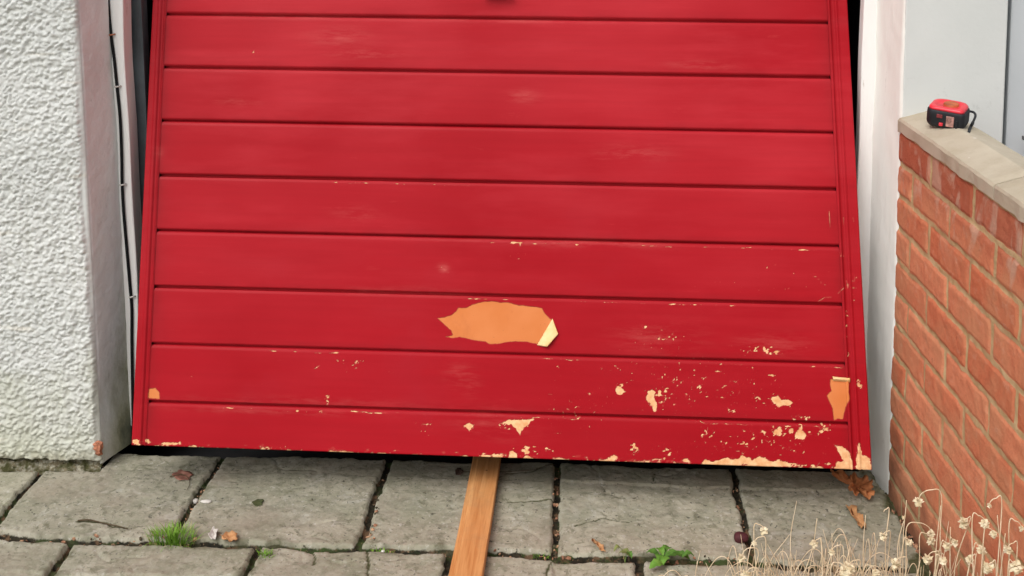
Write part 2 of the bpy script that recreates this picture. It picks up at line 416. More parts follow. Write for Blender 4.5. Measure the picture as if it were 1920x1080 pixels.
plinth_m.color(plinth_m.mix(plinth_m.rng(plinth_m.noise(45, 5), 0.4, 0.62), (0.06, 0.06, 0.025), plinth_m.mix(plinth_m.rng(plinth_m.noise(120, 3), .45, .6), (0.20, 0.17, 0.11), (0.40, 0.38, 0.30))))
plinth_m.bump(plinth_m.noise(70, 5), 0.012)
def plinth():
    xs = np.arange(-2.8, WL - 0.004, 0.004); k = np.linspace(0, 1, 14)
    X, Kk = np.meshgrid(xs, k)
    Y = 0.016 - Kk * 0.030 + 0.0 + (fbm(X * 60, Kk * 5, 101, 3) - .5) * 0.012
    Z = 0.016 - Kk * 0.026 + (fbm(X * 50, Kk * 4, 102, 4) - 0.5) * 0.018
    grid_mesh('plinth', np.stack([X, Y, Z], -1), plinth_m.m, left_wall, flip=True)
plinth()

# ================================================================== RIGHT WHITE WALL, SIDE DOOR
right_wall = thing('white_wall', 'smooth white painted wall behind the brick wall, right of the red garage door', 'wall', loc=(0.1, 0, 0))
def white_material():
    m = Mat('white_wall_paint', 0.7, 0.3)
    c = m.mix(m.rng(m.noise(4, 4), 0.35, 0.65), (0.60, 0.62, 0.605), (0.65, 0.665, 0.65))
    sm = m.rng(m.noise(17, 5, 0.65), 0.60, 0.72)
    low = m.rng(m.sep()[2], 1.08, 0.90)
    c = m.mix(m.math('MULTIPLY', m.math('MULTIPLY', sm, low), 0.75), c, (0.36, 0.37, 0.35))
    m.color(c); m.bump(m.noise(60, 4), 0.0012, 0.6); return m.m
WHITE = white_material()
def slab_wall():
    bm = bmesh.new(); add_box(bm, (0.004, 0.0, 0.0), (0.226, 0.30, 2.1), 0.003); bm_obj('wall_panel', bm, WHITE, right_wall)
    bm = bmesh.new(); add_box(bm, (1.15, 0.0, 0.0), (4.0, 0.30, 3.0)); add_box(bm, (0.602, 0.004, 2.1), (1.148, 0.30, 3.0))
    bm_obj('wall_core', bm, WHITE, right_wall)
slab_wall()
REV_R = Mat('reveal_paint_cream', 0.8, 0.25)
c = REV_R.mix(REV_R.rng(REV_R.noise(6, 5, stretch=(1, 2, 0.4)), 0.35, 0.65), (0.84, 0.84, 0.79), (0.87, 0.87, 0.83))
c = REV_R.mix(REV_R.math('MULTIPLY', REV_R.rng(REV_R.noise(16, 5, 0.7, stretch=(1, 2, 0.8), dist=1), 0.66, 0.74), 0.45), c, (0.40, 0.39, 0.34))
REV_R.color(c); REV_R.bump(REV_R.noise(20, 5, stretch=(1, 2, 0.5)), 0.004, 0.6)
reveal('reveal', WR, -1, REV_R.m, right_wall, 0.001, YFR + 0.004, -0.03, 2.1, 0.24)
side_m = plain('grey_door_paint', (0.50, 0.53, 0.55), 0.5, 0.4, 0.05, 5)
metal_d = plain('dark_metal', (0.08, 0.08, 0.085), 0.4, 0.5, 0.2, 50)
sd = thing('side_door', 'pale grey door panel with a small dark handle at the right edge', 'door', loc=(0.7, 0.03, 0))
bm = bmesh.new(); add_box(bm, (0.24, 0.022, 0.02), (1.14, 0.065, 2.08), 0.003)
add_box(bm, (0.40, 0.014, 1.15), (1.0, 0.0215, 1.9), 0.004); add_box(bm, (0.40, 0.014, 0.2), (1.0, 0.0215, 0.72), 0.004)
bm_obj('door_panel', bm, side_m, sd)
p = on_y(1918, 257, 0.0)
bm = bmesh.new(); add_box(bm, (p[0] - 0.006, -0.018, p[2] - 0.003), (p[0] + 0.075, -0.008, p[2] + 0.006), 0.002)
add_box(bm, (p[0] + 0.055, -0.0085, p[2] - 0.03), (p[0] + 0.085, 0.0225, p[2] + 0.05), 0.003)
bm_obj('handle', bm, metal_d, sd)

# ================================================================== GARAGE INTERIOR
inside = thing('garage_interior', 'dark garage interior glimpsed through the gaps beside the red door', 'garage', loc=(-0.9, 2, 0))
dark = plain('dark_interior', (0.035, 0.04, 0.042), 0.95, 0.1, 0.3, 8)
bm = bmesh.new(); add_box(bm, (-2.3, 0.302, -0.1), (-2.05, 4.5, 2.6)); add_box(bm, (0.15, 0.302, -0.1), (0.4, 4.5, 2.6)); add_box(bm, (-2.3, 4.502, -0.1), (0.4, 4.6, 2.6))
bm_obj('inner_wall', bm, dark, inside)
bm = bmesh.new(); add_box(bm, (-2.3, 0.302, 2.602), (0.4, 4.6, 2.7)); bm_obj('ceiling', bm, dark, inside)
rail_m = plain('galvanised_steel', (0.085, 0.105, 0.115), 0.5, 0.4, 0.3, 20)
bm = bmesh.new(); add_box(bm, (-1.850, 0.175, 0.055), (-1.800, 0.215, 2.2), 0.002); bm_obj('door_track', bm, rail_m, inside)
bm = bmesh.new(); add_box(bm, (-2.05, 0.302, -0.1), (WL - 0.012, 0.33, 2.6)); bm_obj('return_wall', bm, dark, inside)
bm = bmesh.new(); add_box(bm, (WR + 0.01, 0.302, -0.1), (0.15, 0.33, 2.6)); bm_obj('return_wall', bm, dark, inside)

# ================================================================== TIMBER FRAME
def frame_material():
    m = Mat('frame_paint', 0.6, 0.35); 
    c = m.mix(m.rng(m.noise(5, 4, stretch=(2, 2, 0.4)), 0.35, 0.65), (0.80, 0.795, 0.775), (0.84, 0.84, 0.82))
    c = m.mix(m.rng(m.noise(12, 5, 0.7, stretch=(3, 3, 0.5)), 0.66, 0.72), c, (0.36, 0.28, 0.22))
    m.color(c); m.bump(m.noise(30, 4, stretch=(3, 3, 0.3)), 0.002, 0.7); return m.m
FRAME = frame_material()
fr = thing('door_frame', 'white painted timber frame around the garage opening', 'door frame', loc=(-0.94, YFL, 0))
def jamb(x0, x1, y0, y1):
    bm = bmesh.new(); add_box(bm, (x0, y0, 0.055), (x1, y1, 2.05), 0.003)
    bmesh.ops.subdivide_edges(bm, edges=[e for e in bm.edges if abs(e.verts[0].co.z - e.verts[1].co.z) > 1], cuts=40)
    for v in bm.verts:
        v.co.x += (math.sin(v.co.z * 7 + x0) * 0.0018 + math.sin(v.co.z * 17.0) * 0.0012); v.co.y += math.sin(v.co.z * 11) * 0.001
    bm_obj('jamb', bm, FRAME, fr)
jamb(-1.868, -1.820, YFL, 0.165)
jamb(-0.061, -0.016, YFR, 0.172)
bm = bmesh.new(); add_box(bm, (-1.816, 0.115, 1.99), (-0.065, 0.168, 2.05), 0.003); bm_obj('head', bm, FRAME, fr)

# ================================================================== GARAGE DOOR
LEAN, KX = R(16.791), R(-0.773)
DO = np.array([-1.7718, -0.0976, 0.1204]); EU = np.array([math.cos(KX), math.sin(KX), 0.0]); EV = np.array([0, math.sin(LEAN), math.cos(LEAN)])
EN = np.cross(EU, EV); EN /= np.linalg.norm(EN)
if EN[1] > 0: EN = -EN
EN = EN.astype(float)
def on_door(x, y):
    d = ray(x, y); t = ((DO - CAM) @ EN) / (d @ EN); P = CAM + d * t - DO
    return np.array([P @ EU, P @ EV])
LW, DWID, GS0, GS, DH = 0.0, 1.70, 0.0984, 0.1318, 2.05
def warp(u, v):                                # the old leaf has racked a little out of square
    uu = u + 0.0045 - 0.0145 * v - 0.003 * (u / DWID) * v
    vv = v - 0.0150 * (u / DWID) * np.clip(v, 0, 1.2) - 0.0035
    return uu, vv
def unwarp(U, V):
    u, v = U, V
    for _ in range(4):
        a, b = warp(u, v); u = u + (U - a); v = v + (V - b)
    return u, v
def dpos(u, v, h):
    uu, vv = warp(np.asarray(u, float), np.asarray(v, float))
    return DO + uu[..., None] * EU + vv[..., None] * EV + np.asarray(h, float)[..., None] * EN
def dpx(x, y):
    U = on_door(x, y); return np.array(unwarp(U[0], U[1]))
UL, UR = 0.0375, 1.6515                        # boarded field between the stiles
GRO = np.array([GS0 + k * GS for k in range(16)])

def seg_dist(U, V, a, b):
    ab = b - a; L = max(ab @ ab, 1e-12)
    t = np.clip(((U - a[0]) * ab[0] + (V - a[1]) * ab[1]) / L, 0, 1)
    return np.hypot(U - a[0] - t * ab[0], V - a[1] - t * ab[1])
def poly_sdf(U, V, pts):                       # > 0 inside
    d = np.full_like(U, 9.0); ins = np.zeros(U.shape, bool); n = len(pts)
    for i in range(n):
        a, b = pts[i], pts[(i + 1) % n]
        d = np.minimum(d, seg_dist(U, V, a, b))
        c = ((a[1] > V) != (b[1] > V)) & (U < (b[0] - a[0]) * (V - a[1]) / (b[1] - a[1] + 1e-12) + a[0])
        ins ^= c
    return np.where(ins, d, -d)
def T(ox, oy, s, pts): return [(ox + x / s, oy + y / s) for x, y in pts]
Z3 = lambda p: T(800, 540, 6.857, p)
Z4 = lambda p: T(1100, 660, 3.4286, p)
Z2 = lambda p: T(440, 540, 2.0, p)
Z8 = lambda p: T(800, 820, 4.0, p)
Z5 = lambda p: T(180, 760, 6.75, p)
ORANGE = [Z3([(140, 370), (230, 362), (320, 335), (390, 280), (415, 235), (470, 240), (530, 235), (590, 195), (720, 162), (860, 150), (960, 170), (1050, 163), (1180, 200), (1260, 205), (1350, 218), (1420, 222), (1490, 240), (1530, 310), (1590, 370), (1625, 385), (1540, 540), (1430, 700), (1300, 672), (1150, 665), (1000, 680), (940, 695), (810, 702), (760, 670), (620, 655), (520, 630), (430, 612), (330, 628), (250, 610), (345, 590), (320, 530), (230, 450)]),
          Z4([(1568, 155), (1690, 165), (1684, 230), (1692, 280), (1665, 335), (1645, 415), (1618, 408), (1590, 422), (1580, 340), (1565, 310), (1545, 262), (1575, 230), (1565, 190)]),
          [(278, 746), (280, 729), (292, 727), (299, 735), (300, 748)]]
PEACH = [Z4([(735, 716), (760, 675), (815, 686), (860, 678), (910, 662), (970, 675), (1000, 648), (1028, 660), (1050, 652), (1060, 675), (1110, 655), (1135, 668), (1150, 660), (1160, 677), (1200, 682), (1240, 672), (1300, 700), (1320, 724), (1040, 718), (1010, 698), (985, 714)]),
         Z4([(1595, 735), (1602, 690), (1645, 680), (1610, 600), (1593, 575), (1640, 590), (1690, 630), (1702, 660), (1704, 738)]),
         Z4([(1730, 740), (1735, 690), (1745, 560), (1757, 570), (1768, 640), (1790, 650), (1825, 665), (1830, 745)]),
         Z4([(1200, 515), (1205, 480), (1240, 462), (1260, 485), (1248, 500), (1275, 515), (1240, 522)]),
         Z4([(1290, 485), (1330, 472), (1328, 500), (1305, 512)]),
         Z4([(1338, 542), (1350, 490), (1380, 462), (1395, 500), (1417, 520), (1400, 540)]),
         Z4([(178, 240), (190, 218), (210, 205), (230, 225), (252, 242), (215, 264)]),
         Z4([(383, 290), (395, 240), (420, 220), (442, 240), (430, 280), (452, 325), (440, 378), (415, 330)]),
         Z4([(1183, 290), (1190, 270), (1230, 263), (1250, 290), (1270, 287), (1300, 290), (1338, 316), (1240, 335), (1200, 315)]),
         Z4([(142, 695), (145, 668), (180, 643), (202, 660), (180, 690)]),
         Z4([(298, 705), (305, 676), (335, 692), (400, 697), (430, 708)]),
         Z2([(1000, 500), (1040, 488), (1120, 487), (1110, 500), (1085, 515), (1070, 547), (1045, 515), (1030, 505)]),
         Z2([(855, 512), (880, 498), (897, 512), (880, 532), (868, 520)]),
         Z8([(480, 150), (500, 120), (540, 106), (572, 125), (565, 155)]), Z8([(425, 140), (480, 130), (490, 150), (430, 150)]),
         Z8([(610, 132), (640, 88), (682, 120), (670, 148), (640, 140)]), Z8([(715, 155), (740, 118), (790, 140), (830, 145), (860, 158)]),
         Z8([(700, 90), (730, 82), (772, 92), (760, 108), (735, 96)]),
         Z8([(960, 160), (990, 146), (1050, 152), (1050, 166)]),
         Z5([(618, 430), (670, 425), (702, 465), (660, 484)]), Z5([(838, 480), (860, 468), (1000, 472), (1060, 455), (1070, 490), (850, 500)]),
         Z5([(455, 430), (500, 420), (550, 440), (540, 480), (470, 478)])]
CLUSTERS = [  # x, y, half-width, half-height (px of the photo), how bare
    (1165, 716, 16, 13, .16), (1192, 717, 7, 9, .15), (1238, 735, 34, 24, .16), (1330, 700, 30, 10, .14), (1450, 700, 24, 14, .14), (1452, 748, 48, 14, .16),
    (1372, 762, 14, 10, .15), (1500, 778, 34, 9, .15), (1470, 805, 85, 18, .13), (1325, 812, 20, 26, .14), (1190, 835, 13, 24, .15), (1255, 843, 20, 16, .14), (1545, 800, 22, 16, .15),
    (1240, 630, 62, 26, .10), (1440, 653, 46, 11, .14), (1205, 610, 20, 5, .14), (1400, 655, 16, 6, .13), (1050, 684, 6, 8, .18), (1160, 686, 16, 5, .16), (1137, 690, 12, 6, .14),
    (660, 680, 40, 20, .06), (735, 695, 14, 4, .09), (615, 750, 8, 14, .13), (495, 718, 6, 4, .15), (361, 706, 4, 4, .17), (800, 795, 24, 24, .07), (1000, 842, 60, 10, .15),
    (1085, 765, 110, 60, .03), (1300, 720, 220, 90, .035), (1400, 830, 190, 26, .07), (1612, 712, 8, 14, .15), (1583, 472, 9, 6, .15), (1590, 620, 8, 60, .11), (1440, 525, 160, 40, .0),
    (832, 502, 9, 7, .08), (980, 470, 90, 30, .0), (480, 96, 9, 4, .14), (1079, 94, 9, 4, .15), (1602, 540, 8, 80, .05), (300, 836, 30, 5, .15), (520, 838, 46, 5, .14), (1540, 872, 70, 5, .14),
    (930, 852, 60, 6, .15), (1120, 860, 120, 5, .14), (700, 848, 90, 4, .12), (380, 838, 90, 4, .11), (960, 795, 40, 14, .12), (880, 797, 12, 12, .12), (560, 770, 60, 4, .13), (1480, 865, 200, 7, .13)]
SCRATCH = [[(1520, 510), (1532, 514), (1541, 524), (1550, 530)], [(1572, 545), (1585, 532), (1597, 524), (1610, 512)], [(1588, 520), (1591, 535)], [(826, 495), (832, 502), (842, 508)],
           [(1535, 560), (1548, 552), (1560, 552)], [(1556, 390), (1558, 420)], [(1583, 400), (1584, 415)], [(590, 690), (600, 684)], [(1600, 400), (1603, 412)]]
RUBS = [(862, 700, 26, 20, .30), (885, 718, 18, 22, .22), (832, 502, 10, 8, .8), (640, 68, 60, 18, .30), (690, 100, 70, 8, .42), (1190, 285, 60, 14, .40), (670, 400, 40, 12, .30), (985, 178, 30, 12, .38), (450, 190, 60, 8, .25),
        (1320, 118, 60, 8, .35), (770, 545, 160, 8, .25), (600, 752, 240, 8, .22), (1080, 452, 200, 8, .35), (1240, 630, 80, 30, .25), (1450, 640, 70, 20, .25), (300, 285, 9, 12, .3), (500, 770, 200, 6, .3), (930, 790, 90, 30, .2), (560, 30, 200, 6, .25), (1000, 36, 260, 5, .28)]
DASH = [(1, 478, 660, .25), (0, 400, 490, .5), (0, 555, 760, .7), (0, 880, 1090, .6), (0, 1300, 1420, .5), (1, 1000, 1110, .3), (1, 1330, 1420, .55), (1, 1500, 1590, .6),
        (2, 860, 1060, 1.0), (2, 1060, 1190, .35), (2, 1190, 1400, .22), (3, 870, 1100, .6), (3, 1200, 1280, .9), (3, 1280, 1560, .25), (4, 600, 900, .08), (0, 1430, 1560, .6)]

EXTRA = {}
def paint_fields(U, V):
    peel = np.full(U.shape, -0.02); hue = np.ones(U.shape)
    jit = (fbm(U * 160, V * 160, 12, 3) - 0.5) * 0.0050 + (fbm(U * 420, V * 420, 13, 2) - 0.5) * 0.0024
    jit2 = (fbm(U * 230, V * 230, 14, 3) - 0.5) * 0.0035
    def box(pts, m):
        a = np.min(pts, 0) - m; b = np.max(pts, 0) + m
        iu = np.where((U[0] > a[0]) & (U[0] < b[0]))[0]; iv = np.where((V[:, 0] > a[1]) & (V[:, 0] < b[1]))[0]
        if len(iu) < 2 or len(iv) < 2: return None
        return slice(iv[0], iv[-1] + 1), slice(iu[0], iu[-1] + 1)
    for pts in ORANGE:
        P = np.array([dpx(*q) for q in pts]); s = box(P, 0.03)
        d = poly_sdf(U[s], V[s], P) + jit2[s] * 0.55
        peel[s] = np.maximum(peel[s], d); hue[s] = np.where(d > -0.006, 0.0, hue[s])
    for pts in PEACH:
        P = np.array([dpx(*q) for q in pts]); s = box(P, 0.02)
        peel[s] = np.maximum(peel[s], poly_sdf(U[s], V[s], P) + jit[s] * 1.5)
    frac = fbm(U * 150, V * 190, 15, 4, gain=0.6)
    for (x, y, hw_, hh_, st) in CLUSTERS:
        c = dpx(x, y); a_, b_ = hw_ / 860.0, hh_ / 820.0; s = box(np.array([c]), max(a_, b_) * 2.2)
        if s is None: continue
        q = ((U[s] - c[0]) / a_) ** 2 + ((V[s] - c[1]) / b_) ** 2
        peel[s] = np.maximum(peel[s], (frac[s] - (0.97 - (0.20 + 1.15 * st) * np.exp(-q * 0.6) - 0.04 * np.exp(-q * 3))) * 0.022)
    for line in SCRATCH:
        P = [dpx(*q) for q in line]; s = box(np.array(P), 0.012)
        if s is None: continue
        for a_, b_ in zip(P, P[1:]): peel[s] = np.maximum(peel[s], 0.0007 - seg_dist(U[s], V[s], a_, b_) + jit[s] * 0.25)
    for (k, x0, x1, dens) in DASH:
        u0 = dpx(x0, 700)[0]; u1 = dpx(x1, 700)[0]
        vv = GRO[k] - 0.0088
        nz = fbm(U * 60, V * 260 + k * 3.1, 55 + k, 4, gain=0.62)
        m_ = smooth(u0, u0 + 0.02, U) * (1 - smooth(u1 - 0.02, u1, U)) * np.exp(-((V - vv) / 0.0028) ** 2)
        peel = np.maximum(peel, (nz - (0.97 - 0.30 * m_ - 0.13 * m_ * dens)) * 0.016)
    # the chipped bottom edge
    nz = fbm(U * 48, V * 120, 95, 4, gain=0.6); wet = smooth(0.45, 1.3, U)
    peel = np.maximum(peel, (nz - 0.60 + 0.05 * wet - V * 22) * 0.014)
    rub = np.zeros(U.shape)
    for (x, y, hw_, hh_, st) in RUBS:
        c = dpx(x, y); rub = np.maximum(rub, st * np.exp(-((U - c[0]) * 860 / hw_) ** 2 - ((V - c[1]) * 820 / hh_) ** 2))
    crease_shade = np.zeros(U.shape)  # shade painted in above the grooves and beside the stiles
    for g_ in GRO: crease_shade = np.maximum(crease_shade, 0.28 * np.exp(-((V - g_ - 0.004) / 0.010) ** 2) * (V > g_))
    crease_shade = np.maximum(crease_shade, 0.65 * np.exp(-np.abs(U - 0.036) / 0.02)); crease_shade = np.maximum(crease_shade, 0.5 * np.exp(-np.abs(U - UR) / 0.014))
    EXTRA['rub'], EXTRA['crease_shade'] = rub, crease_shade
    return np.clip(peel, -0.02, 0.02), hue

def door_material():
    m = Mat('red_door_paint', 0.5, 0.10)
    z = m.sep()[2]
    streak = m.noise(3.2, 5, 0.6, stretch=(1, 1, 4.5)); cloud = m.noise(2.2, 4, 0.55); fine = m.noise(16, 5, 0.65, stretch=(0.6, 1, 4))
    red = m.mix(m.rng(cloud, 0.35, 0.65), (0.345, 0.0050, 0.0115), (0.385, 0.0070, 0.0150))
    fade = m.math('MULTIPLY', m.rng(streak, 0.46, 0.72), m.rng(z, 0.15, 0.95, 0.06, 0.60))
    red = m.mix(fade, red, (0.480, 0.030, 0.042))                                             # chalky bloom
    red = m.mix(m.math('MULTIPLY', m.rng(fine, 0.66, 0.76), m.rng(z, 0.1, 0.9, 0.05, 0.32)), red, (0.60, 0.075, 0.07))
    red = m.mix(m.math('MULTIPLY', m.rng(m.noise(5, 4), 0.6, 0.75), 0.35), red, (0.36, 0.015, 0.026))
    scf = m.rng(m.noise(55, 4, 0.75, stretch=(0.5, 1, 1.6)), 0.70, 0.76)
    red = m.mix(m.math('MULTIPLY', scf, m.rng(m.noise(4, 2), 0.5, 0.65, 0, 0.4)), red, (0.62, 0.12, 0.11))
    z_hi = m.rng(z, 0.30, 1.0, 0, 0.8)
    red = m.mix(m.math('MULTIPLY', z_hi, m.rng(m.noise(1.3, 3, 0.5), 0.36, 0.60)), red, (0.520, 0.030, 0.042))   # lighter, pinker red towards the top
    brush = m.noise(26, 3, 0.6, stretch=(0.12, 0.5, 3.0)); red = m.mix(m.rng(brush, 0.35, 0.7, 0, 0.22), red, (0.28, 0.004, 0.009))
    red = m.mix(m.math('MULTIPLY', m.attr('rub'), m.rng(m.noise(26, 6, 0.75, stretch=(0.35, 1, 2.2)), 0.44, 0.70)), red, (0.66, 0.17, 0.15))
    crease_shade = m.math('MULTIPLY', m.attr('crease_shade'), m.rng(m.noise(9, 4, 0.6, stretch=(1.5, 1, 0.5)), 0.3, 0.7)); red = m.mix(crease_shade, red, (0.15, 0.010, 0.012))
    hue = m.attr('hue'); peel = m.attr('peel')
    und = m.mix(hue, m.mix(m.rng(m.noise(9, 3), 0.35, 0.65), (0.62, 0.19, 0.053), (0.68, 0.23, 0.078)), m.mix(m.rng(m.noise(70, 3), 0.35, 0.65), (0.72, 0.36, 0.16), (0.86, 0.56, 0.30)))
    und = m.mix(m.rng(m.noise(130, 2), 0.72, 0.76, 0, 0.4), und, (0.35, 0.12, 0.04))
    und = m.mix(m.rng(m.noise(18, 5, 0.7, stretch=(1, 1, 0.6)), 0.58, 0.74, 0, 0.35), und, (0.50, 0.14, 0.05))
    thin = m.math('MULTIPLY', m.rng(peel, 0.0011, 0.0002), hue); und = m.mix(m.math('MULTIPLY', thin, 0.7), und, (0.68, 0.235, 0.16))
    rimk = m.math('MULTIPLY', m.rng(peel, 0.0020, 0.0004), m.math('SUBTRACT', 1.0, hue)); und = m.mix(m.math('MULTIPLY', rimk, 0.5), und, (0.46, 0.12, 0.055))  # shadow of the paint edge painted as a thin dark rim
    k = m.rng(peel, -0.0003, 0.0004)
    c = m.mix(m.math('MULTIPLY', m.rng(peel, -0.0014, -0.0002), 0.25), red, (0.66, 0.16, 0.12))   # lifted pale rim of the paint
    c = m.mix(k, c, und)
    m.color(c)
    m.rough(m.mix(k, m.rng(cloud, 0.3, 0.7, 0.40, 0.56), (0.75, 0.75, 0.75)))
    b1 = m.bump(m.math('MULTIPLY', k, -1.0), 0.0016, 1.0)
    m.bump(m.math('ADD', m.noise(5, 3), m.math('MULTIPLY', m.noise(90, 4), 0.07)), 0.004, 0.35, b1)
    return m.m
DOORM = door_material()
gd = thing('garage_door', 'red boarded up-and-over garage door with peeling paint, tilted ajar', 'garage door', loc=tuple(DO))
def board_profile(V):
    h = np.zeros_like(V)
    for g_ in GRO:
        s = V - g_
        h = np.where(np.abs(s) < 0.0034, -0.013, h)
        h = np.where((s <= -0.0034) & (s > -0.0100), -0.0022 * ((s + 0.0100) / 0.0066) ** 1.3, h)
        h = np.where((s >= 0.0034) & (s < 0.0048), -0.0008, h)
    return h
def v_samples(v0, v1, step, coarse_from=1.2):
    vs = []
    v = v0
    while v < v1:
        vs.append(v); v += step if v < coarse_from else 0.02
    vs.append(v1)
    for g_ in GRO:
        for s in (-.0101, -.0085, -.0070, -.0055, -.0042, -.00345, -.0033, .0, .0033, .0035, .0047, .0049):
            if v0 < g_ + s < v1: vs.append(g_ + s)
    vs = np.unique(np.round(np.array(vs), 6)); keep = [vs[0]]
    for q in vs[1:]:
        if q - keep[-1] > 1.5e-4: keep.append(q)
    return np.array(keep)
def door_face():
    us = np.arange(UL, UR + 1e-6, 0.0030); us[-1] = UR
    vs = np.unique(np.concatenate([v_samples(0.0, 0.40, 0.0026), v_samples(0.40, DH, 0.0060)]))
    U, V = np.meshgrid(us, vs)
    H = board_profile(V) + (fbm(U * 3, V * 7, 81, 3) - .5) * 0.0022
    peel, hue = paint_fields(U, V)
    bot = dpos(U[:1], V[:1], H[:1] * 0 - 0.03)
    P = np.concatenate([bot, dpos(U, V, H)], 0); e = lambda A: np.concatenate([A[:1], A], 0)
    grid_mesh('boarded_panel', P, DOORM, gd, dict(peel=e(peel), hue=e(hue), rub=e(EXTRA['rub']), crease_shade=e(EXTRA['crease_shade'])))
    for side in (0, 1):
        if side == 0:
            us = np.array([-.001, 0.0, .0015, .004, .008, .012, .0155, .0165, .018, .021, .0235, .025, .0262, .028, .030, .032, .0335, .0348, .036, UL - .0002])
            prof = np.interp(us, [-.001, 0, .0015, .0155, .0165, .0235, .025, .030, .0335, .0348, .036, .038], [-.03, -.002, 0, 0, .0025, .0025, -.002, -.002, .0022, .0022, .0, 0])
        else:
            us = np.concatenate([[UR + .0002], np.arange(UR + .001, DWID - .002, .0022), [DWID - .0015, DWID, DWID + .001]])
            prof = np.interp(us - UR, [0, .001, .003, .006, .0085, .0165, .019, .0225, .025, .047, DWID - UR, DWID - UR + .001], [0, .0008, .0035, .0035, -.0025, -.0025, .0030, .0030, 0, 0, -.002, -.03])
        vs2 = np.unique(np.concatenate([np.arange(0, .4, .0026), np.arange(.4, 1.2, .008), np.linspace(1.2, DH, 20)]))
        U, V = np.meshgrid(us, vs2); H = prof[None, :].repeat(len(vs2), 0) + 0.0003
        peel, hue = paint_fields(U, V)
        bot = dpos(U[:1], V[:1], H[:1] * 0 - 0.03)
        grid_mesh('stile', np.concatenate([bot, dpos(U, V, H)], 0), DOORM, gd, dict(peel=e(peel), hue=e(hue), rub=e(EXTRA['rub']), crease_shade=e(EXTRA['crease_shade'])))
door_face()
dk = plain('door_back_steel', (0.10, 0.02, 0.022), 0.7, 0.3, 0.3, 20)
bm = bmesh.new()
ring = []
for (u, v) in ((0.0, 0.002), (DWID, 0.002), (DWID, DH), (0.0, DH)):
    ring.append([bm.verts.new(dpos(np.array(u), np.array(v), np.array(h))) for h in (-0.0301, -0.040)])
bm.faces.new([r[0] for r in ring]); bm.faces.new([r[1] for r in ring][::-1])
for a, b in zip(ring, ring[1:] + ring[:1]): bm.faces.new((a[0], a[1], b[1], b[0]))
bm_obj('back_sheet', bm, dk, gd)
def lock():
    c = dpx(935, -14); bm = bmesh.new()
    b2 = bmesh.new(); add_box(b2, (-0.022, 0.0, -0.014), (0.022, 0.006, 0.016), 0.0028); add_box(b2, (-0.006, 0.0062, -0.006), (0.006, 0.022, 0.006), 0.002); add_box(b2, (-0.036, 0.0222, -0.007), (0.036, 0.034, 0.007), 0.004)
    for v in b2.verts:
        q = dpos(np.array(c[0] + v.co.x), np.array(c[1] + 0.004 + v.co.z), np.array(0.0005 + v.co.y)); v.co = Vector(q)
    bm.free(); bm_obj('handle', b2, metal_d, gd)
lock()
flap_m = Mat('paint_flake_back', 0.6, 0.35)
flap_m.color(flap_m.mix(flap_m.rng(flap_m.noise(40, 3), 0.35, 0.65), (0.80, 0.52, 0.20), (0.86, 0.64, 0.32)))
def flap(a, b, tip_a, tip_b, lift, curl):
    """a curled flake hinged along a-b (pixels on the door), free edge at tip_a-tip_b, standing off the door"""
    a, b, ta, tb = (dpx(*q) for q in (a, b, tip_a, tip_b)); nu, nv = 14, 12
    P = np.zeros((nv, nu, 3))
    for j in range(nv):
        t = j / (nv - 1)
        for i in range(nu):
            s = i / (nu - 1)
            base = a + (b - a) * s; tip = ta + (tb - ta) * s
            q = base + (tip - base) * (math.sin(t * 1.45) / math.sin(1.45))
            h = 0.0006 + lift * (math.sin(t * math.pi * curl)) * (0.75 + .25 * math.sin(s * 5))
            P[j, i] = dpos(np.array(q[0]), np.array(q[1]), np.array(h))
    o = grid_mesh('paint_flake', P, flap_m.m, gd); sm = o.modifiers.new('thickness', 'SOLIDIFY'); sm.thickness = 0.0006; sm.offset = 0
    o['label'] = 'curled cream flake of paint'
flap(Z3([(1425, 712)])[0], Z3([(1625, 372)])[0], Z3([(1555, 728)])[0], Z3([(1698, 565)])[0], 0.011, 0.62)
flap(Z4([(1582, 166)])[0], Z4([(1694, 176)])[0], Z4([(1580, 138)])[0], Z4([(1692, 148)])[0], 0.009, 0.95)

# ================================================================== CABLE
cab_m = plain('black_cable', (0.008, 0.009, 0.010), 0.7, 0.15, 0.3, 60)
clip_m = plain('cable_clip', (0.55, 0.53, 0.50), 0.6, 0.3, 0.2, 60)
cb = thing('cable', 'thin black cable clipped down the corner of the left reveal', 'cable', loc=(WL, 0.1, 0))
def wall_pt(x, y):
    return on_y(x, y, YFL - 0.0045)
cpts = [wall_pt(x, y) for x, y in ((200, -90), (202, -20), (204, 20), (208, 65), (214, 110), (219, 160), (225, 220), (228, 290), (229, 345), (232, 400), (238, 470), (244, 540), (247, 580), (247, 640), (248, 700), (249, 760), (250, 815))]
bm = bmesh.new(); add_tube(bm, spline(cpts, 6), 0.0037, 8); bm_obj('sheath', bm, cab_m, cb, True)
for (x, y) in ((208, 65), (219, 162), (229, 346), (246, 556)):
    q = wall_pt(x, y); bm = bmesh.new()
    add_tube(bm, [(q[0] - 0.0042, q[1] - 0.003, q[2]), (q[0] + 0.001, q[1] - 0.0052, q[2]), (q[0] + 0.0052, q[1] - 0.002, q[2] + .0005), (q[0] + 0.010, q[1] + 0.002, q[2] + 0.001)], 0.0022, 6)
    bm_obj('clip', bm, brick_bit if y == 65 else clip_m, cb, True)

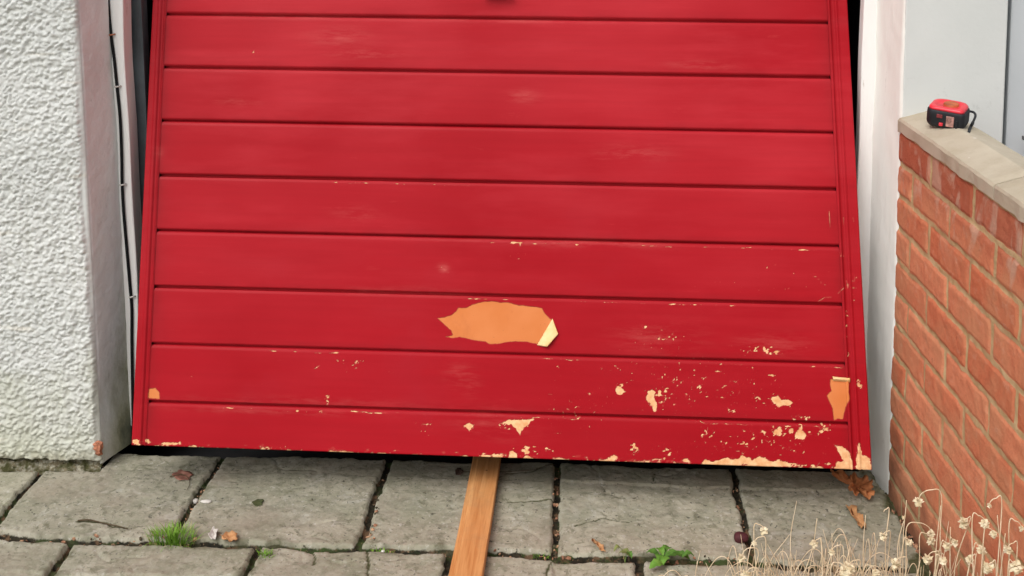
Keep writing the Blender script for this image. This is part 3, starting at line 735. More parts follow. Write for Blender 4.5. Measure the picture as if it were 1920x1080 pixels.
# ================================================================== BRICK GARDEN WALL
bwall = thing('brick_wall', 'low orange brick garden wall with buff coping stones, right of the drive', 'wall', loc=(0, 0, 0))
def brick_material():
    m = Mat('orange_brick', 0.88, 0.2)
    mort, tone, z = m.attr('mortar'), m.attr('tone'), m.attr('hz')
    f1 = m.noise(60, 5, 0.7); f2 = m.noise(9, 5, 0.6); f3 = m.noise(240, 3, 0.7)
    c = m.mix(tone, (0.56, 0.165, 0.080), (0.69, 0.275, 0.150))
    c = m.mix(m.math('MULTIPLY', m.rng(f1, 0.45, 0.7), 0.4), c, (0.33, 0.075, 0.035))
    c = m.mix(m.math('MULTIPLY', m.rng(f3, 0.55, 0.75), 0.35), c, (0.58, 0.26, 0.15))
    c = m.mix(m.math('MULTIPLY', m.rng(f2, 0.42, 0.62), 0.55), c, (0.56, 0.27, 0.145))
    c = m.mix(m.math('MULTIPLY', m.rng(m.noise(32, 5, 0.7, stretch=(1, 1, 1.6)), 0.56, 0.72), 0.45), c, (0.62, 0.36, 0.25))
    c = m.mix(m.math('MULTIPLY', m.rng(m.noise(20, 4, 0.7), 0.66, 0.74), 0.5), c, (0.24, 0.075, 0.04))
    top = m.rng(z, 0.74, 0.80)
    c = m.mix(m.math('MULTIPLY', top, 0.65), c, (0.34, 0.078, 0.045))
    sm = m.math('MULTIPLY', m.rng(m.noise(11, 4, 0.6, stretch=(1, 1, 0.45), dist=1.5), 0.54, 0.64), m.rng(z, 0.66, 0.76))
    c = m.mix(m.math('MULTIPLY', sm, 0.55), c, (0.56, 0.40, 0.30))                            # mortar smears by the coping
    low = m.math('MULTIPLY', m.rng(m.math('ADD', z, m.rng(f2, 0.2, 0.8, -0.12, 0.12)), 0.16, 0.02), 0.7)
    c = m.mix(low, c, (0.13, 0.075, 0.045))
    mc = m.mix(m.rng(m.noise(24, 5, 0.65), 0.35, 0.65), (0.42, 0.285, 0.140), (0.54, 0.40, 0.225))
    mc = m.mix(m.math('MULTIPLY', low, 0.6), mc, (0.16, 0.14, 0.08))
    c = m.mix(m.rng(m.math('ADD', mort, m.rng(f1, 0.2, 0.8, -0.22, 0.22)), 0.38, 0.62), c, mc)
    m.color(c)
    m.bump(m.math('ADD', m.math('MULTIPLY', f1, 0.7), m.math('MULTIPLY', f3, 0.4)), 0.0032, 0.8)
    return m.m
BRICK = brick_material()
def brickwork():
    ts = np.concatenate([np.arange(0.0, 1.0, 0.0025), np.arange(1.0, 2.2, 0.006)]); zs = np.arange(-0.03, H0 + 1e-6, 0.0025)
    Tt, Z = np.meshgrid(ts, zs)
    wz = (fbm(Tt * 11, Z * 11, 201, 3) - .5) * 0.008 + (fbm(Tt * 60, Z * 60, 205, 3) - .5) * 0.005
    wt = (fbm(Tt * 11, Z * 11, 203, 3) - .5) * 0.008 + (fbm(Tt * 60, Z * 60, 207, 3) - .5) * 0.005
    D = H0 - Z + wz
    k = np.floor(D / 0.075).astype(int); fz = D - k * 0.075
    dz = np.minimum(fz, 0.075 - fz)
    ph = Tt + wt - 0.1992 - np.where(k % 2 == 0, 0.0, 0.1125)
    n = np.floor(ph / 0.225).astype(int); ft = ph - n * 0.225
    dt = np.minimum(ft, 0.225 - ft)
    d = np.minimum(dz, dt) - 0.0056
    mort = 1 - smooth(-0.0030, 0.0026, d)
    hsh = ((k * 73 + n * 151 + 1000) * 2654435761 % 1000) / 1000.0
    hsh2 = ((k * 31 + n * 97 + 500) * 40503 % 997) / 997.0
    out = (1 - mort) * (0.0045 - 0.0025 * (1 - smooth(0, 0.008, d)) + (hsh2 - .5) * 0.0030) + (fbm(Tt * 40, Z * 40, 210, 4) - .5) * 0.0032
    out += mort * (0.0012 + (fbm(Tt * 25, Z * 25, 215, 3) - .5) * 0.006)
    base = np.zeros(Tt.shape + (3,)) + TD * Tt[..., None] + np.array([0, 0, 1.0]) * Z[..., None]
    P = base - ND * (out - 0.004)[..., None]
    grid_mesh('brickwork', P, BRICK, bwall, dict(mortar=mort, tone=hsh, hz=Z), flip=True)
    bm = bmesh.new()
    add_box(bm, (0.008, -2.2, -0.03), (0.112, 0.0, H0 - 0.001))
    bmesh.ops.rotate(bm, verts=bm.verts, cent=(0, 0, 0), matrix=Matrix.Rotation(BA, 3, 'Z'))
    back = plain('brick_back', (0.42, 0.12, 0.06), 0.9, 0.2, 0.3, 14)
    bm_obj('wall_back', bm, back, bwall)
brickwork()
cop_m = Mat('buff_coping', 0.85, 0.25)
c = cop_m.mix(cop_m.rng(cop_m.noise(7, 5, 0.6), 0.35, 0.65), (0.43, 0.37, 0.275), (0.53, 0.475, 0.375))
c = cop_m.mix(cop_m.math('MULTIPLY', cop_m.rng(cop_m.noise(30, 5, 0.7), 0.52, 0.7), 0.4), c, (0.36, 0.31, 0.225))
c = cop_m.mix(cop_m.rng(cop_m.noise(26, 2, 0.5), 0.755, 0.765), c, (0.74, 0.72, 0.68))
cop_m.color(c); cop_m.bump(cop_m.noise(90, 5, 0.7), 0.002, 0.7)
def coping(t0, t1, w):
    sec = [(-0.005, H0 + 0.0015), (-0.006, H0 + 0.026), (-0.003, H0 + 0.0315), (0.058, H0 + 0.0475), (0.064, H0 + 0.0485), (0.070, H0 + 0.0475), (0.126, H0 + 0.033), (0.129, H0 + 0.028), (0.128, H0 + 0.0015)]
    bm = bmesh.new(); rings = []
    for j in range(25):
        t = t0 + (t1 - t0) * j / 24
        e = 0.0022 if j in (0, 24) else 0
        ring = []
        for i, (o_, z_) in enumerate(sec):
            nz = (vnoise(np.array(t * 37.0 + i * 3), np.array(i * 1.7 + w), 5) - .5)
            ring.append(bm.verts.new(bw(o_ * (1 - e * 3) + e + nz * (0.004 if i < 2 else 0.0012), t, z_ - e + float(nz) * (0.005 if i == 0 else 0.0014))))
        rings.append(ring)
    n = len(sec)
    for a, b in zip(rings, rings[1:]):
        for i in range(n): bm.faces.new((a[i], a[(i + 1) % n], b[(i + 1) % n], b[i]))
    bm.faces.new(rings[0]); bm.faces.new(rings[-1][::-1])
    bmesh.ops.recalc_face_normals(bm, faces=bm.faces)
    bm_obj('coping_stone', bm, cop_m.m, bwall)
coping(-0.002, 0.528, 1.0); coping(0.5315, 1.08, 2.0); coping(1.0835, 1.63, 3.0); coping(1.6335, 2.19, 4.0)
mort_m = plain('coping_bed', (0.20, 0.175, 0.10), 0.95, 0.1, 0.4, 60, 0.006)

# ================================================================== TAPE MEASURE
def tape():
    zt = H0 + 0.0475
    ctr = on_z(1777, 232, zt); ctr[2] = zt
    th = thing('tape_measure', 'red and black tape measure lying on the brick wall coping', 'tape measure', loc=tuple(ctr))
    rub = plain('black_rubber', (0.014, 0.016, 0.020), 0.55, 0.35, 0.3, 60)
    redp = plain('red_plastic', (0.72, 0.035, 0.055), 0.35, 0.5, 0.12, 40)
    yel = plain('ochre_label', (0.42, 0.10, 0.03), 0.5, 0.4, 0.4, 60)
    whi = plain('printed_label', (0.38, 0.20, 0.17), 0.5, 0.4, 0.6, 120)
    tilt = Matrix.Rotation(R(6), 4, 'X') @ Matrix.Rotation(R(4), 4, 'Y')
    Rm = Matrix.Translation(Vector(ctr)) @ Matrix.Rotation(R(-30), 4, 'Z') @ tilt
    # outline of the case seen from above: flat front, rounded back
    out = []
    W, D = 0.040, 0.034
    for (cx, cy, a0, a1, r) in ((W - 0.010, -D + 0.010, -90, 0, 0.010), (W - 0.024, D - 0.024, 0, 90, 0.024), (-W + 0.024, D - 0.024, 90, 180, 0.024), (-W + 0.016, -D + 0.016, 180, 270, 0.016)):
        for k in range(8):
            a = R(a0 + (a1 - a0) * k / 7); out.append((cx + r * math.cos(a), cy + r * math.sin(a)))
    def loft(levels, name, mat):
        bm = bmesh.new(); rings = []
        for (z, s) in levels: rings.append([bm.verts.new(Rm @ Vector((x * s, y * s, z))) for x, y in out])
        n = len(out)
        for a, b in zip(rings, rings[1:]):
            for k in range(n): bm.faces.new((a[k], a[(k + 1) % n], b[(k + 1) % n], b[k]))
        bm.faces.new(rings[0][::-1]); bm.faces.new(rings[-1]); return bm_obj(name, bm, mat, th, True)
    loft([(-0.001, .86), (0.004, .96), (0.010, 1.0), (0.030, 1.0), (0.0355, .985), (0.037, .95)], 'case', rub)
    loft([(0.0371, .93), (0.0410, .92), (0.0440, .86), (0.0445, .70), (0.043, .62), (0.0415, .58)], 'cover', redp)
    bm = bmesh.new(); bmesh.ops.create_cone(bm, cap_ends=True, segments=28, radius1=0.0165, radius2=0.0150, depth=0.004)
    for v in bm.verts: v.co = Rm @ Vector((v.co.x + .003, v.co.y + 0.004, v.co.z + 0.0435))
    bm_obj('badge', bm, yel, th)
    def front(x0, x1, z0, z1, name, mat, dp=0.0022):
        b2 = bmesh.new(); add_box(b2, (x0, -D - dp, z0), (x1, -D + 0.0015, z1), 0.0012)
        for v in b2.verts: v.co = Rm @ v.co
        bm_obj(name, b2, mat, th)
    front(0.004, 0.020, 0.006, 0.029, 'label', whi); front(-0.016, -0.004, 0.022, 0.030, 'sticker', plain('dull_red', (0.20, 0.03, 0.035), .5, .4, .4, 90))
    front(-0.010, -0.002, 0.005, 0.012, 'lock_button', redp, 0.003)
    front(0.0235, 0.0285, 0.003, 0.022, 'tape_mouth', rub, 0.003)
    b2 = bmesh.new()
    l0 = Rm @ Vector((W - 0.003, 0.004, 0.030))
    P = [l0] + [Vector(on_y(x, y, ctr[1] - dy)) for x, y, dy in ((1818, 209, -.005), (1826, 211, .0), (1829, 217, .004), (1824, 230, .010), (1819, 240, .014))]
    q = Vector(on_z(1816, 250, H0 + 0.0455)); P.append(q)
    add_tube(b2, spline([tuple(v) for v in P], 5), [0.0026] * 20 + [0.0034] * 11 if len(P) == 7 else 0.003, 8); bm_obj('lanyard', b2, rub, th, True)
tape()

# ================================================================== TIMBER BATTEN
bat_m = Mat('pine_batten', 0.6, 0.3)
gr = bat_m.noise(16, 6, 0.6, stretch=(4.0, 0.22, 4.0), dist=0.8); kn = bat_m.noise(60, 3, 0.6, stretch=(3, 0.12, 3))
c = bat_m.mix(bat_m.rng(gr, 0.35, 0.65), (0.54, 0.225, 0.072), (0.70, 0.36, 0.14))
c = bat_m.mix(bat_m.math('MULTIPLY', bat_m.rng(kn, 0.50, 0.66), 0.5), c, (0.45, 0.165, 0.045))
c = bat_m.mix(bat_m.math('MULTIPLY', bat_m.rng(bat_m.noise(7, 6, 0.7), 0.52, 0.72), 0.45), c, (0.34, 0.19, 0.095))
c = bat_m.mix(bat_m.rng(bat_m.noise(48, 3, 0.5, stretch=(1, 0.5, 1)), 0.72, 0.76), c, (0.22, 0.08, 0.03))
bat_m.color(c); bat_m.bump(kn, 0.0012, 0.7)
def batten():
    bm = bmesh.new()
    # a chamfered strip: flat top with a step along the left edge, as on a length of door stop
    z0, z1 = 0.012, 0.034
    sec = [(-0.0335, z0), (-0.0335, z1 - 0.007), (-0.031, z1 - 0.005), (-0.0225, z1 - 0.004), (-0.0205, z1 - 0.0015), (-0.018, z1), (0.0320, z1), (0.0335, z1 - 0.0015), (0.0335, z0)]
    rings = []
    for j in range(41):
        y = 0.145 - 1.05 * j / 40; up = -0.004 + 0.010 * (j / 40) ** 1.2
        x = -0.9475 + 0.002 * math.sin(j * 0.11) - 0.0006 * j * 0.05; s = 1 + 0.0035 * j * 0.5
        rings.append([bm.verts.new((x + a * s, y, b_ + up)) for a, b_ in sec])
    n = len(sec)
    for a, b in zip(rings, rings[1:]):
        for i in range(n): bm.faces.new((a[i], a[(i + 1) % n], b[(i + 1) % n], b[i]))
    bm.faces.new(rings[0]); bm.faces.new(rings[-1][::-1]); bmesh.ops.recalc_face_normals(bm, faces=bm.faces)
    tag(bm_obj('wooden_batten', bm, bat_m.m), 'orange pine batten lying on the paving and poking under the red door', 'plank')
batten()

# ================================================================== SMALL THINGS ON THE PAVING
def ground_z(x, y):
    i = np.argmin(np.abs(PAVING[0, :, 0] - x)); j = np.argmin(np.abs(PAVING[:, 0, 1] - y)); return float(PAVING[j, i, 2])
def at_px(x, y):
    q = on_z(x, y, 0.0); q[2] = ground_z(q[0], q[1]); return q
def leaf_mat(name, a, b):
    m = Mat(name, 0.7, 0.3); m.color(m.mix(m.rng(m.noise(70, 4), 0.35, 0.65), a, b)); m.bump(m.noise(120, 4), 0.001, 0.6); return m.m
BROWN = leaf_mat('dead_leaf_brown', (0.34, 0.115, 0.040), (0.58, 0.235, 0.090))
TAN = leaf_mat('dead_leaf_tan', (0.42, 0.20, 0.08), (0.55, 0.30, 0.14))
GREEN = leaf_mat('leaf_green', (0.055, 0.14, 0.02), (0.10, 0.22, 0.035))
PALE = leaf_mat('pale_chip', (0.50, 0.47, 0.43), (0.66, 0.63, 0.58))
PURP = leaf_mat('dark_purple_skin', (0.05, 0.012, 0.016), (0.10, 0.025, 0.03))
def leaf_obj(name, outline_px, mat, lift, curl, label, cat, group=None, seed=1):
    """a crinkled leaf whose outline was measured on the ground; real thickness, edges curled up off the slab"""
    rs = random.Random(seed)
    pts = [at_px(*q)[:2] for q in outline_px]; fine = []
    for a, b in zip(pts, pts[1:] + pts[:1]):
        L = np.hypot(*(b - a)); nrm = np.array([b[1] - a[1], a[0] - b[0]])
        fine += [a, a + (b - a) * .36 + nrm * rs.uniform(-.20, .20), a + (b - a) * .7 + nrm * rs.uniform(-.20, .20)]
    pts = fine; c = np.mean(pts, 0); zc = ground_z(*c)
    bm = bmesh.new(); n = len(pts); rings = []
    for f in (0.0, 0.35, 0.7, 1.0):
        if f == 0: rings.append([bm.verts.new((c[0], c[1], zc + lift * 0.6))]); continue
        rings.append([bm.verts.new((c[0] + (q[0] - c[0]) * f, c[1] + (q[1] - c[1]) * f, zc + lift * (0.6 + 0.4 * math.sin(i * 0.8 + f * 3)) + curl * f * f * (0.4 + 0.6 * rs.random()) )) for i, q in enumerate(pts)])
    for i in range(n):
        bm.faces.new((rings[0][0], rings[1][i], rings[1][(i + 1) % n]))
        for a, b in zip(rings[1:], rings[2:]): bm.faces.new((a[i], b[i], b[(i + 1) % n], a[(i + 1) % n]))
    bmesh.ops.recalc_face_normals(bm, faces=bm.faces)
    o = bm_obj(name, bm, mat, None, True); sm = o.modifiers.new('thickness', 'SOLIDIFY'); sm.thickness = 0.0007
    return tag(o, label, cat, group)
O8 = lambda p: T(1540, 880, 8.308, p)
leaf_obj('dead_leaf', O8([(140, 130), (200, 135), (280, 140), (380, 165), (460, 200), (540, 195), (620, 215), (690, 225), (730, 270), (790, 260), (800, 330), (780, 400), (790, 470), (815, 530), (740, 555), (690, 510), (720, 460), (650, 470), (590, 430), (550, 480), (490, 480), (440, 440), (420, 380), (480, 370), (520, 330), (480, 270), (430, 240), (390, 265), (330, 240), (260, 185), (160, 180)]), BROWN, 0.012, 0.014, 'largest brown dead oak leaf on the slab beside the brick wall', 'leaf', 'dead leaves on the paving', 3)
leaf_obj('dead_leaf', O8([(400, 600), (430, 615), (520, 615), (560, 680), (600, 750), (650, 810), (690, 920), (670, 970), (620, 960), (570, 900), (540, 830), (480, 760), (440, 720)]), TAN, 0.007, 0.010, 'narrow orange dead leaf just below the big oak leaf', 'leaf', 'dead leaves on the paving', 4)
leaf_obj('dead_leaf', [(1110, 1012), (1122, 1018), (1132, 1026), (1136, 1036), (1124, 1034), (1118, 1026)], TAN, 0.004, 0.006, 'small tan dead leaf on the slab midway between batten and weeds', 'leaf', 'dead leaves on the paving', 5)
leaf_obj('dead_leaf', [(412, 1012), (424, 1004), (440, 1007), (446, 1016), (436, 1024), (420, 1020)], TAN, 0.006, 0.010, 'curled tan dead leaf right of the grass tuft', 'leaf', 'dead leaves on the paving', 6)
leaf_obj('dead_leaf', [(396, 1004), (402, 996), (408, 1008), (404, 1020), (394, 1018)], PALE, 0.006, 0.010, 'pale leaf scrap touching the right of the grass tuft', 'leaf', 'dead leaves on the paving', 7)
leaf_obj('dead_leaf', [(322, 892), (334, 884), (350, 886), (362, 892), (352, 902), (336, 903)], leaf_mat('reddish_leaf', (0.20, 0.085, 0.06), (0.32, 0.15, 0.11)), 0.003, 0.004, 'reddish shrivelled leaf near the left end of the door', 'leaf', 'dead leaves on the paving', 8)
leaf_obj('dead_leaf', [(852, 884), (860, 879), (868, 885), (864, 893), (854, 892)], leaf_mat('dark_leaf', (0.05, 0.03, 0.02), (0.09, 0.055, 0.04)), 0.003, 0.005, 'tiny dark leaf left of the top of the batten', 'leaf', 'dead leaves on the paving', 9)
leaf_obj('dead_leaf', [(472, 943), (484, 937), (495, 941), (492, 949), (478, 951)], leaf_mat('olive_leaf', (0.05, 0.06, 0.025), (0.09, 0.10, 0.04)), 0.002, 0.003, 'small olive green leaf on the second slab from the left', 'leaf', 'dead leaves on the paving', 10)
leaf_obj('dead_leaf', [(228, 879), (240, 874), (258, 874), (262, 879), (246, 884)][:0] or [(56, 878), (64, 872), (74, 876), (72, 884), (60, 886)], leaf_mat('rust_leaf', (0.16, 0.07, 0.035), (0.26, 0.12, 0.06)), 0.004, 0.006, 'rusty leaf scrap in the joint below the rendered wall', 'leaf', 'dead leaves on the paving', 11)
def pebble(px, r, mat, label, squash=(1, 0.8, 0.6), name='pebble', cat='pebble', group='pebbles on the paving', seed=0):
    rs = random.Random(seed); c = at_px(*px); bm = bmesh.new(); bmesh.ops.create_icosphere(bm, subdivisions=3, radius=r)
    ph = [rs.uniform(0, 6) for _ in range(4)]
    for v in bm.verts:
        d = v.co.normalized(); k = 1 + 0.09 * math.sin(3 * d.x + ph[0]) + 0.07 * math.sin(2.5 * d.y + ph[1]) + 0.05 * math.sin(3 * d.z + ph[2])
        v.co = Vector((v.co.x * k * squash[0] + c[0], v.co.y * k * squash[1] + c[1], v.co.z * k * squash[2] + c[2] + r * squash[2] * 0.75))
    tag(bm_obj(name, bm, mat, None, True), label, cat, group)
pebble((366, 931), 0.0085, PALE, 'round pale pebble in the joint above the grass tuft', seed=1)
pebble((386, 945), 0.010, PALE, 'flat white stone chip beside the round pale pebble', (1.25, 0.6, 0.4), seed=2)
pebble((285, 1015), 0.0045, plain('white_stone', (0.75, 0.75, 0.72), .7), 'tiny white stone at the left of the grass tuft', seed=3)
pebble((718, 1034), 0.0045, plain('white_grit', (0.6, 0.6, 0.55), .7), 'tiny white stone below the joint left of the batten', seed=4)
pebble((1390, 1012), 0.0165, PURP, 'dark purple rounded lump in the joint by the dry flower stalks', (1.05, 0.8, 0.7), 'stone', 'stone', None, seed=5)
def debris():
    bm = bmesh.new(); rs = random.Random(9)
    lines = [((725, 868), (690, 1020), 14), ((1045, 878), (1040, 1030), 20), ((412, 865), (350, 965), 14), ((1372, 885), (1400, 1000), 8), ((0, 1004), (440, 1018), 22), ((700, 1028), (1400, 1046), 40), ((0, 862), (195, 868), 40), ((1668, 935), (1725, 1040), 22), ((1040, 1020), (1045, 1040), 8)]
    for (a, b, n) in lines:
        for _ in range(int(n * 1.6)):
            t = rs.random(); c = at_px(a[0] + (b[0] - a[0]) * t + rs.gauss(0, 3), a[1] + (b[1] - a[1]) * t + rs.gauss(0, 2)); r = rs.uniform(.0018, .0055)
            ret = bmesh.ops.create_icosphere(bm, subdivisions=1, radius=r); rot = Matrix.Rotation(rs.uniform(0, 6), 3, Vector((rs.random(), rs.random(), rs.random() + .1)).normalized())
            s = Vector((rs.uniform(.6, 1.6), rs.uniform(.4, 1), rs.uniform(.3, .8)))
            for v in ret['verts']:
                v.co = rot @ Vector((v.co.x * s.x, v.co.y * s.y, v.co.z * s.z)) + Vector((c[0], c[1], c[2] + r * .5))
    m = Mat('joint_litter', 0.9, 0.2); k = m.noise(45, 2, 0.5)
    c = m.mix(m.rng(k, 0.42, 0.46), (0.06, 0.05, 0.03), (0.30, 0.15, 0.09)); c = m.mix(m.rng(k, 0.52, 0.55), c, (0.50, 0.30, 0.18)); c = m.mix(m.rng(k, 0.62, 0.64), c, (0.10, 0.09, 0.05)); m.color(c)
    o = bm_obj('joint_litter', bm, m.m); o['kind'] = 'stuff'
    tag(o, 'grit and crumbs of dead leaf lying in the paving joints', 'litter')
debris()
twig_m = plain('twig_bark', (0.085, 0.06, 0.035), 0.9, 0.2, 0.4, 60)
def twig(pts, r, label):
    bm = bmesh.new(); P = [at_px(*q) + np.array([0, 0, 0.003 + 0.002 * (i % 2)]) for i, q in enumerate(pts)]
    s = spline(P, 5); add_tube(bm, s, [r * (1 - 0.5 * i / len(s)) for i in range(len(s))], 6)
    tag(bm_obj('twig', bm, twig_m, None, True), label, 'twig', 'twigs on the paving')
twig([(146, 978), (168, 979), (195, 983), (222, 990), (240, 996)], 0.0018, 'dark curved twig on the slab left of the grass tuft')
twig([(318, 896), (340, 893), (352, 897), (356, 910), (350, 922)], 0.0012, 'bent twig by the reddish leaf near the left end of the door')
twig([(862, 886), (890, 886), (950, 887), (1005, 884), (1030, 874), (1045, 866)], 0.0009, 'thin dry stem crossing behind the top of the batten')

def blade(bm, base, ang, length, bend, wdt, segs=5):
    d = Vector((math.cos(ang), math.sin(ang), 0)); sidev = Vector((-d.y, d.x, 0)); prev = None
    for k in range(segs + 1):
        t = k / segs; el = R(82) - bend * t * t; 
        p = Vector(base) + d * (length * t * math.sin(bend * t * 0.8) ) + Vector((0, 0, length * t * math.cos(bend * t * 0.62)))
        w_ = wdt * (1 - t ** 1.8) * 0.5 + 0.00012
        cur = (bm.verts.new(p - sidev * w_), bm.verts.new(p + sidev * w_))
        if prev: bm.faces.new((prev[0], prev[1], cur[1], cur[0]))
        prev = cur
GRASS = leaf_mat('grass_green', (0.10, 0.23, 0.016), (0.22, 0.40, 0.045))
STRAWG = leaf_mat('grass_straw', (0.30, 0.27, 0.11), (0.46, 0.42, 0.22))
def tuft(px, n, rad, h, label, mix=True, group='grass tufts in the joints', seed=3, name='grass_tuft'):
    rs = random.Random(seed); c = at_px(*px); c[2] = max(c[2], -0.012)
    th = thing(name, label, 'grass', group, loc=tuple(c))
    bm, b2 = bmesh.new(), bmesh.new()
    for i in range(n):
        a = rs.uniform(0, 6.283); q = rad * rs.random() ** 0.6
        base = (c[0] + math.cos(a) * q, c[1] + math.sin(a) * q * 0.6, c[2] - 0.002)
        edge = q / rad
        blade(b2 if (n > 60 and edge > 0.8 and rs.random() < 0.5) else bm, base, a + rs.gauss(0, .7), h * rs.uniform(.45, 1.0) * (1.1 - .25 * edge), rs.uniform(.35, 1.35) * (.5 + edge), rs.uniform(.0014, .0026))
    bm_obj('green_blades', bm, GRASS, th); bm_obj('straw_blades', b2, STRAWG, th) if n > 60 else b2.free()
tuft((325, 1012), 300, 0.052, 0.046, 'bright green grass tuft growing in the left paving joint', seed=3)
tuft((715, 1030), 46, 0.024, 0.016, 'small sparse moss-like tuft in the joint left of the batten', seed=4)
tuft((497, 1045), 40, 0.018, 0.018, 'little tuft in the lower joint between grass and batten', seed=6)
tuft((1015, 1036), 26, 0.018, 0.015, 'sparse tuft just right of the batten in the cross joint', seed=8)
def weed(px, leaves, label, seed):
    rs = random.Random(seed); c = at_px(*px); c[2] = max(c[2], -0.01)
    th = thing('weed', label, 'weed', 'broad-leaved weeds in the joints', loc=tuple(c))
    for (dx, dy, L, wd, a, tone) in leaves:
        b = at_px(px[0] + dx, px[1] + dy); h = 0.010 + rs.random() * 0.012
        bm = bmesh.new(); n = 7; rows = []
        ca, sa = math.cos(a), math.sin(a)
        for i in range(n):
            t = i / (n - 1); half = wd * math.sin(math.pi * min(1, t * 0.94 + .04)) ** .75 * (1 + .22 * math.sin(t * 17))
            row = []
            for s in (-1, -.5, 0, .5, 1):
                x = (t - .5) * L; y = half * s; z = h + 0.004 * math.sin(t * 3) + 0.0025 * abs(s) - 0.006 * (t - .5) ** 2 * 4
                row.append(bm.verts.new((b[0] + x * ca - y * sa, b[1] + x * sa + y * ca, b[2] * 0 + z)))
            rows.append(row)
        for r0, r1 in zip(rows, rows[1:]):
            for k in range(4): bm.faces.new((r0[k], r0[k + 1], r1[k + 1], r1[k]))
        bm_obj('leaf', bm, tone, th, True)
        bm = bmesh.new(); add_tube(bm, spline([(c[0], c[1], c[2]), ((c[0] + b[0]) / 2, (c[1] + b[1]) / 2, h + .004), (b[0], b[1], h)], 4), 0.0007, 5); bm_obj('stem', bm, tone, th, True)
LIME = leaf_mat('leaf_lime', (0.09, 0.22, 0.025), (0.16, 0.32, 0.05))
OLIVE = leaf_mat('leaf_olive', (0.14, 0.17, 0.05), (0.24, 0.26, 0.09))
weed((1242, 1050), [(-10, 20, .034, .013, .4, LIME), (0, 8, .036, .014, 1.2, LIME), (20, 3, .042, .012, .1, GREEN), (36, 2, .034, .010, -.3, GREEN), (-18, -4, .030, .010, 2.7, GREEN), (8, -8, .028, .009, .9, GREEN), (48, 8, .026, .008, .2, GREEN), (-4, -2, .024, .009, 2.0, LIME)], 'green weed with bright leaves in the joint between batten and dry flowers', 4)
weed((1172, 1052), [(0, 0, .030, .010, -.5, OLIVE), (-14, -8, .018, .006, .5, OLIVE), (8, 4, .018, .006, -1, GREEN)], 'small olive leaved weed left of the bright green weed', 5)

# ================================================================== DRY FLOWERS
STALK = leaf_mat('dry_stalk', (0.66, 0.52, 0.33), (0.80, 0.68, 0.49))
HEAD = leaf_mat('papery_head', (0.60, 0.50, 0.30), (0.80, 0.73, 0.54))
CORE = leaf_mat('seed_core', (0.30, 0.17, 0.07), (0.46, 0.29, 0.13))
def head(p, d, r, parent, rs):
    bm = bmesh.new(); d = Vector(d).normalized(); s = d.orthogonal().normalized(); b = d.cross(s); p = Vector(p)
    for ringi, (n, el, L) in enumerate(((8, 15, 1.0), (9, 50, 1.05), (8, 85, 1.0), (6, 115, .85))):
        for k in range(n):
            a = 6.283 * (k + .5 * ringi) / n + rs.gauss(0, .25); e = R(el + rs.gauss(0, 12))
            o_ = (s * math.cos(a) + b * math.sin(a)) * math.sin(e) + d * math.cos(e)
            tn = (s * -math.sin(a) + b * math.cos(a)); l = r * L * rs.uniform(.75, 1.05); wd = r * rs.uniform(.34, .55)
            q0 = p + o_ * l * .15; q1 = p + o_ * l * .65; q2 = p + o_ * l + d * r * rs.uniform(-.2, .3)
            nn = o_.cross(tn) * r * .10
            v = [bm.verts.new(x) for x in (q0, q1 - tn * wd + nn, q2 - tn * wd * .3, q2 + tn * wd * .3, q1 + tn * wd + nn, q1 - nn)]
            bm.faces.new((v[0], v[1], v[5])); bm.faces.new((v[0], v[5], v[4])); bm.faces.new((v[1], v[2], v[5])); bm.faces.new((v[2], v[3], v[5])); bm.faces.new((v[3], v[4], v[5]))
    o = bm_obj('flower_head', bm, HEAD)
    o.parent = parent; o.matrix_parent_inverse = parent.matrix_parent_inverse.copy() @ Matrix.Identity(4)
    o.matrix_parent_inverse = Matrix.Identity(4); o.matrix_basis = Matrix.Identity(4)
    return o
def project(P):
    d = np.array(P) - CAM; z = d @ AX_F
    return 960 + F_PX * (d @ AX_R) / z, PY - F_PX * (d @ AX_U) / z
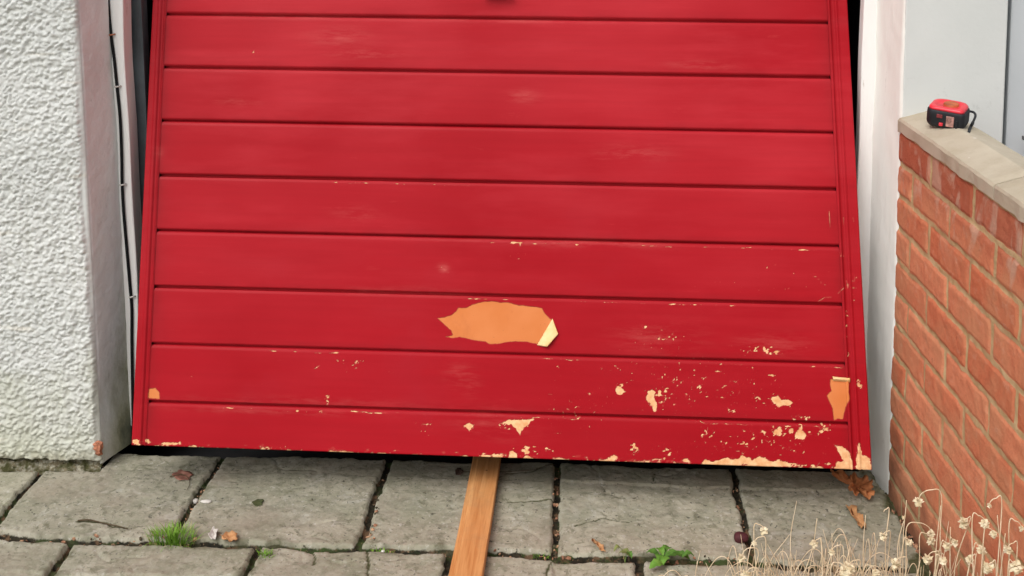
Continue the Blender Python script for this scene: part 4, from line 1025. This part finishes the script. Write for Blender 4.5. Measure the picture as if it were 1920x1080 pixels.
def plant(base, tops, n_blades, label, seed, blade_h):
    """tops: (pixel x, pixel y of the head, depth offset, how far the tip nods, head radius)"""
    rs = random.Random(seed); th = thing('dried_flower', label, 'plant', 'dried flowers beside the brick wall', loc=tuple(base))
    for (x, y, dy, nod, r) in tops:
        tip = on_y(x, y, base[1] + dy); side = np.array([nod, 0.0, 0.0])
        top = tip - side
        root = np.array([top[0] * .8 + base[0] * .2 + rs.gauss(0, .015), base[1] + dy * .5 + rs.gauss(0, .02), base[2]])
        H = top[2] - root[2]
        m1 = root * .62 + top * .38 + np.array([rs.gauss(0, .006), rs.gauss(0, .006), 0]); m2 = root * .25 + top * .75 + np.array([rs.gauss(0, .005), rs.gauss(0, .005), 0])
        if abs(nod) > 1e-4:
            up = min(abs(nod) * .6, .02)
            pts = [root, m1, m2, top + np.array([0, 0, up * .55]), tip - side * .5 + np.array([0, 0, up]), tip - side * .12 + np.array([0, 0, up * .62]), tip]
        else: pts = [root, m1, m2, tip]
        s = spline(pts, 6); bm = bmesh.new(); L = len(s)
        add_tube(bm, s, [0.00125 * (1 - .45 * i / L) for i in range(L)], 5)
        st = bm_obj('stalk', bm, STALK, th, True)
        if r > 0: head(s[-1], s[-1] - s[-3], r * rs.uniform(.7, .98), st, rs)
    bm = bmesh.new()
    for _ in range(n_blades):
        b0 = np.array(base) + np.array([rs.gauss(0, .085), rs.gauss(0, .06), 0]); h = blade_h * (rs.uniform(.5, .9) if rs.random() < .85 else rs.uniform(.8, 1.12))
        a = rs.uniform(0, 6.283); lean = min(.55, abs(rs.gauss(0, .26)))
        off = b0 @ ND + math.cos(a) * h * lean
        if off > -0.012: b0[0] -= off + 0.015
        tip = b0 + np.array([math.cos(a) * h * lean, math.sin(a) * h * lean, h]); md = (b0 + tip) / 2 + np.array([rs.gauss(0, .012), 0, h * rs.uniform(.02, .14)])
        if rs.random() < .34:                          # broken over: an arch whose tip hangs down
            d = np.array([math.cos(a), math.sin(a) * .6, 0]) * rs.uniform(.025, .075); hh = h * rs.uniform(.75, 1.1); up = np.array([0, 0, hh])
            if (b0 + d * 1.2) @ ND > -0.012: d = -d
            s = spline([b0, b0 + up * .62 + d * .05, b0 + up * .93 + d * .35, b0 + up * .97 + d * .7, b0 + up * .80 + d * 1.05, b0 + up * rs.uniform(.5, .7) + d * 1.2], 4)
        else: s = spline([b0, md, tip], 5)
        L = len(s)
        add_tube(bm, s, [0.0013 * (1 - .72 * i / L) for i in range(L)], 4, False)
    bm_obj('dry_leaves', bm, STALK, th, True)['kind'] = 'stuff'
def gp(x, y): return on_z(x, y, -0.01)
PL = [((-0.40, -0.60, -.01), [(1432, 994, .02, .018, .0095), (1415, 1018, .0, -.020, .008), (1391, 1044, -.02, -.03, .0125), (1400, 1076, -.05, -.02, .013), (1527, 1018, .03, -.012, .0105), (1560, 1034, .0, -.020, .009), (1592, 1062, -.05, -.02, .015), (1532, 972, .02, .0, 0), (1560, 1000, .0, .0, 0), (1585, 1070, -.06, .025, .013)], 300, .150, 'leftmost dried flower clump with nodding cream heads over the paving'),
      ((-0.21, -0.56, -.01), [(1657, 1003, .02, -.012, .010), (1746, 1000, .0, .045, .011), (1623, 966, .03, .0, 0), (1700, 938, .02, .0, 0), (1657, 960, .05, -.010, 0), (1694, 970, .02, -.003, .004), (1705, 1016, -.04, .01, .010), (1680, 1056, -.06, -.02, .012), (1642, 1072, -.06, .02, .011), (1745, 1012, -.03, .02, .010)], 420, .180, 'dried flower clump in front of the corner where paving meets brick wall'),
      ((-0.10, -0.66, -.01), [(1722, 938, .02, -.040, .0115), (1776, 1022, .0, .010, .011), (1790, 1016, -.02, .008, .009), (1808, 978, .0, -.010, .0135), (1768, 1050, -.05, .012, .010), (1740, 1046, .0, -.02, .012), (1782, 988, .02, .0, 0), (1764, 948, .02, .0, 0), (1818, 1048, -.04, -.01, .010)], 440, .195, 'dried flower clump with the tallest arching stalk against the bricks'),
      ((-0.045, -0.80, -.01), [(1846, 980, .0, .020, .011), (1862, 1000, -.02, .014, .010), (1855, 947, .02, -.02, .005), (1890, 1028, .0, -.015, .012), (1905, 1062, -.03, .012, .013), (1840, 1030, .0, .012, .010), (1853, 1062, -.04, -.012, .012), (1915, 990, .02, .02, .006), (1870, 966, .02, .0, 0), (1885, 1000, .0, .0, 0)], 460, .23, 'rightmost dried flower clump at the edge of view along the bricks')]
for i, (b, tops, nb, bh, lab) in enumerate(PL): plant(b, tops, nb, lab, 20 + i, bh)
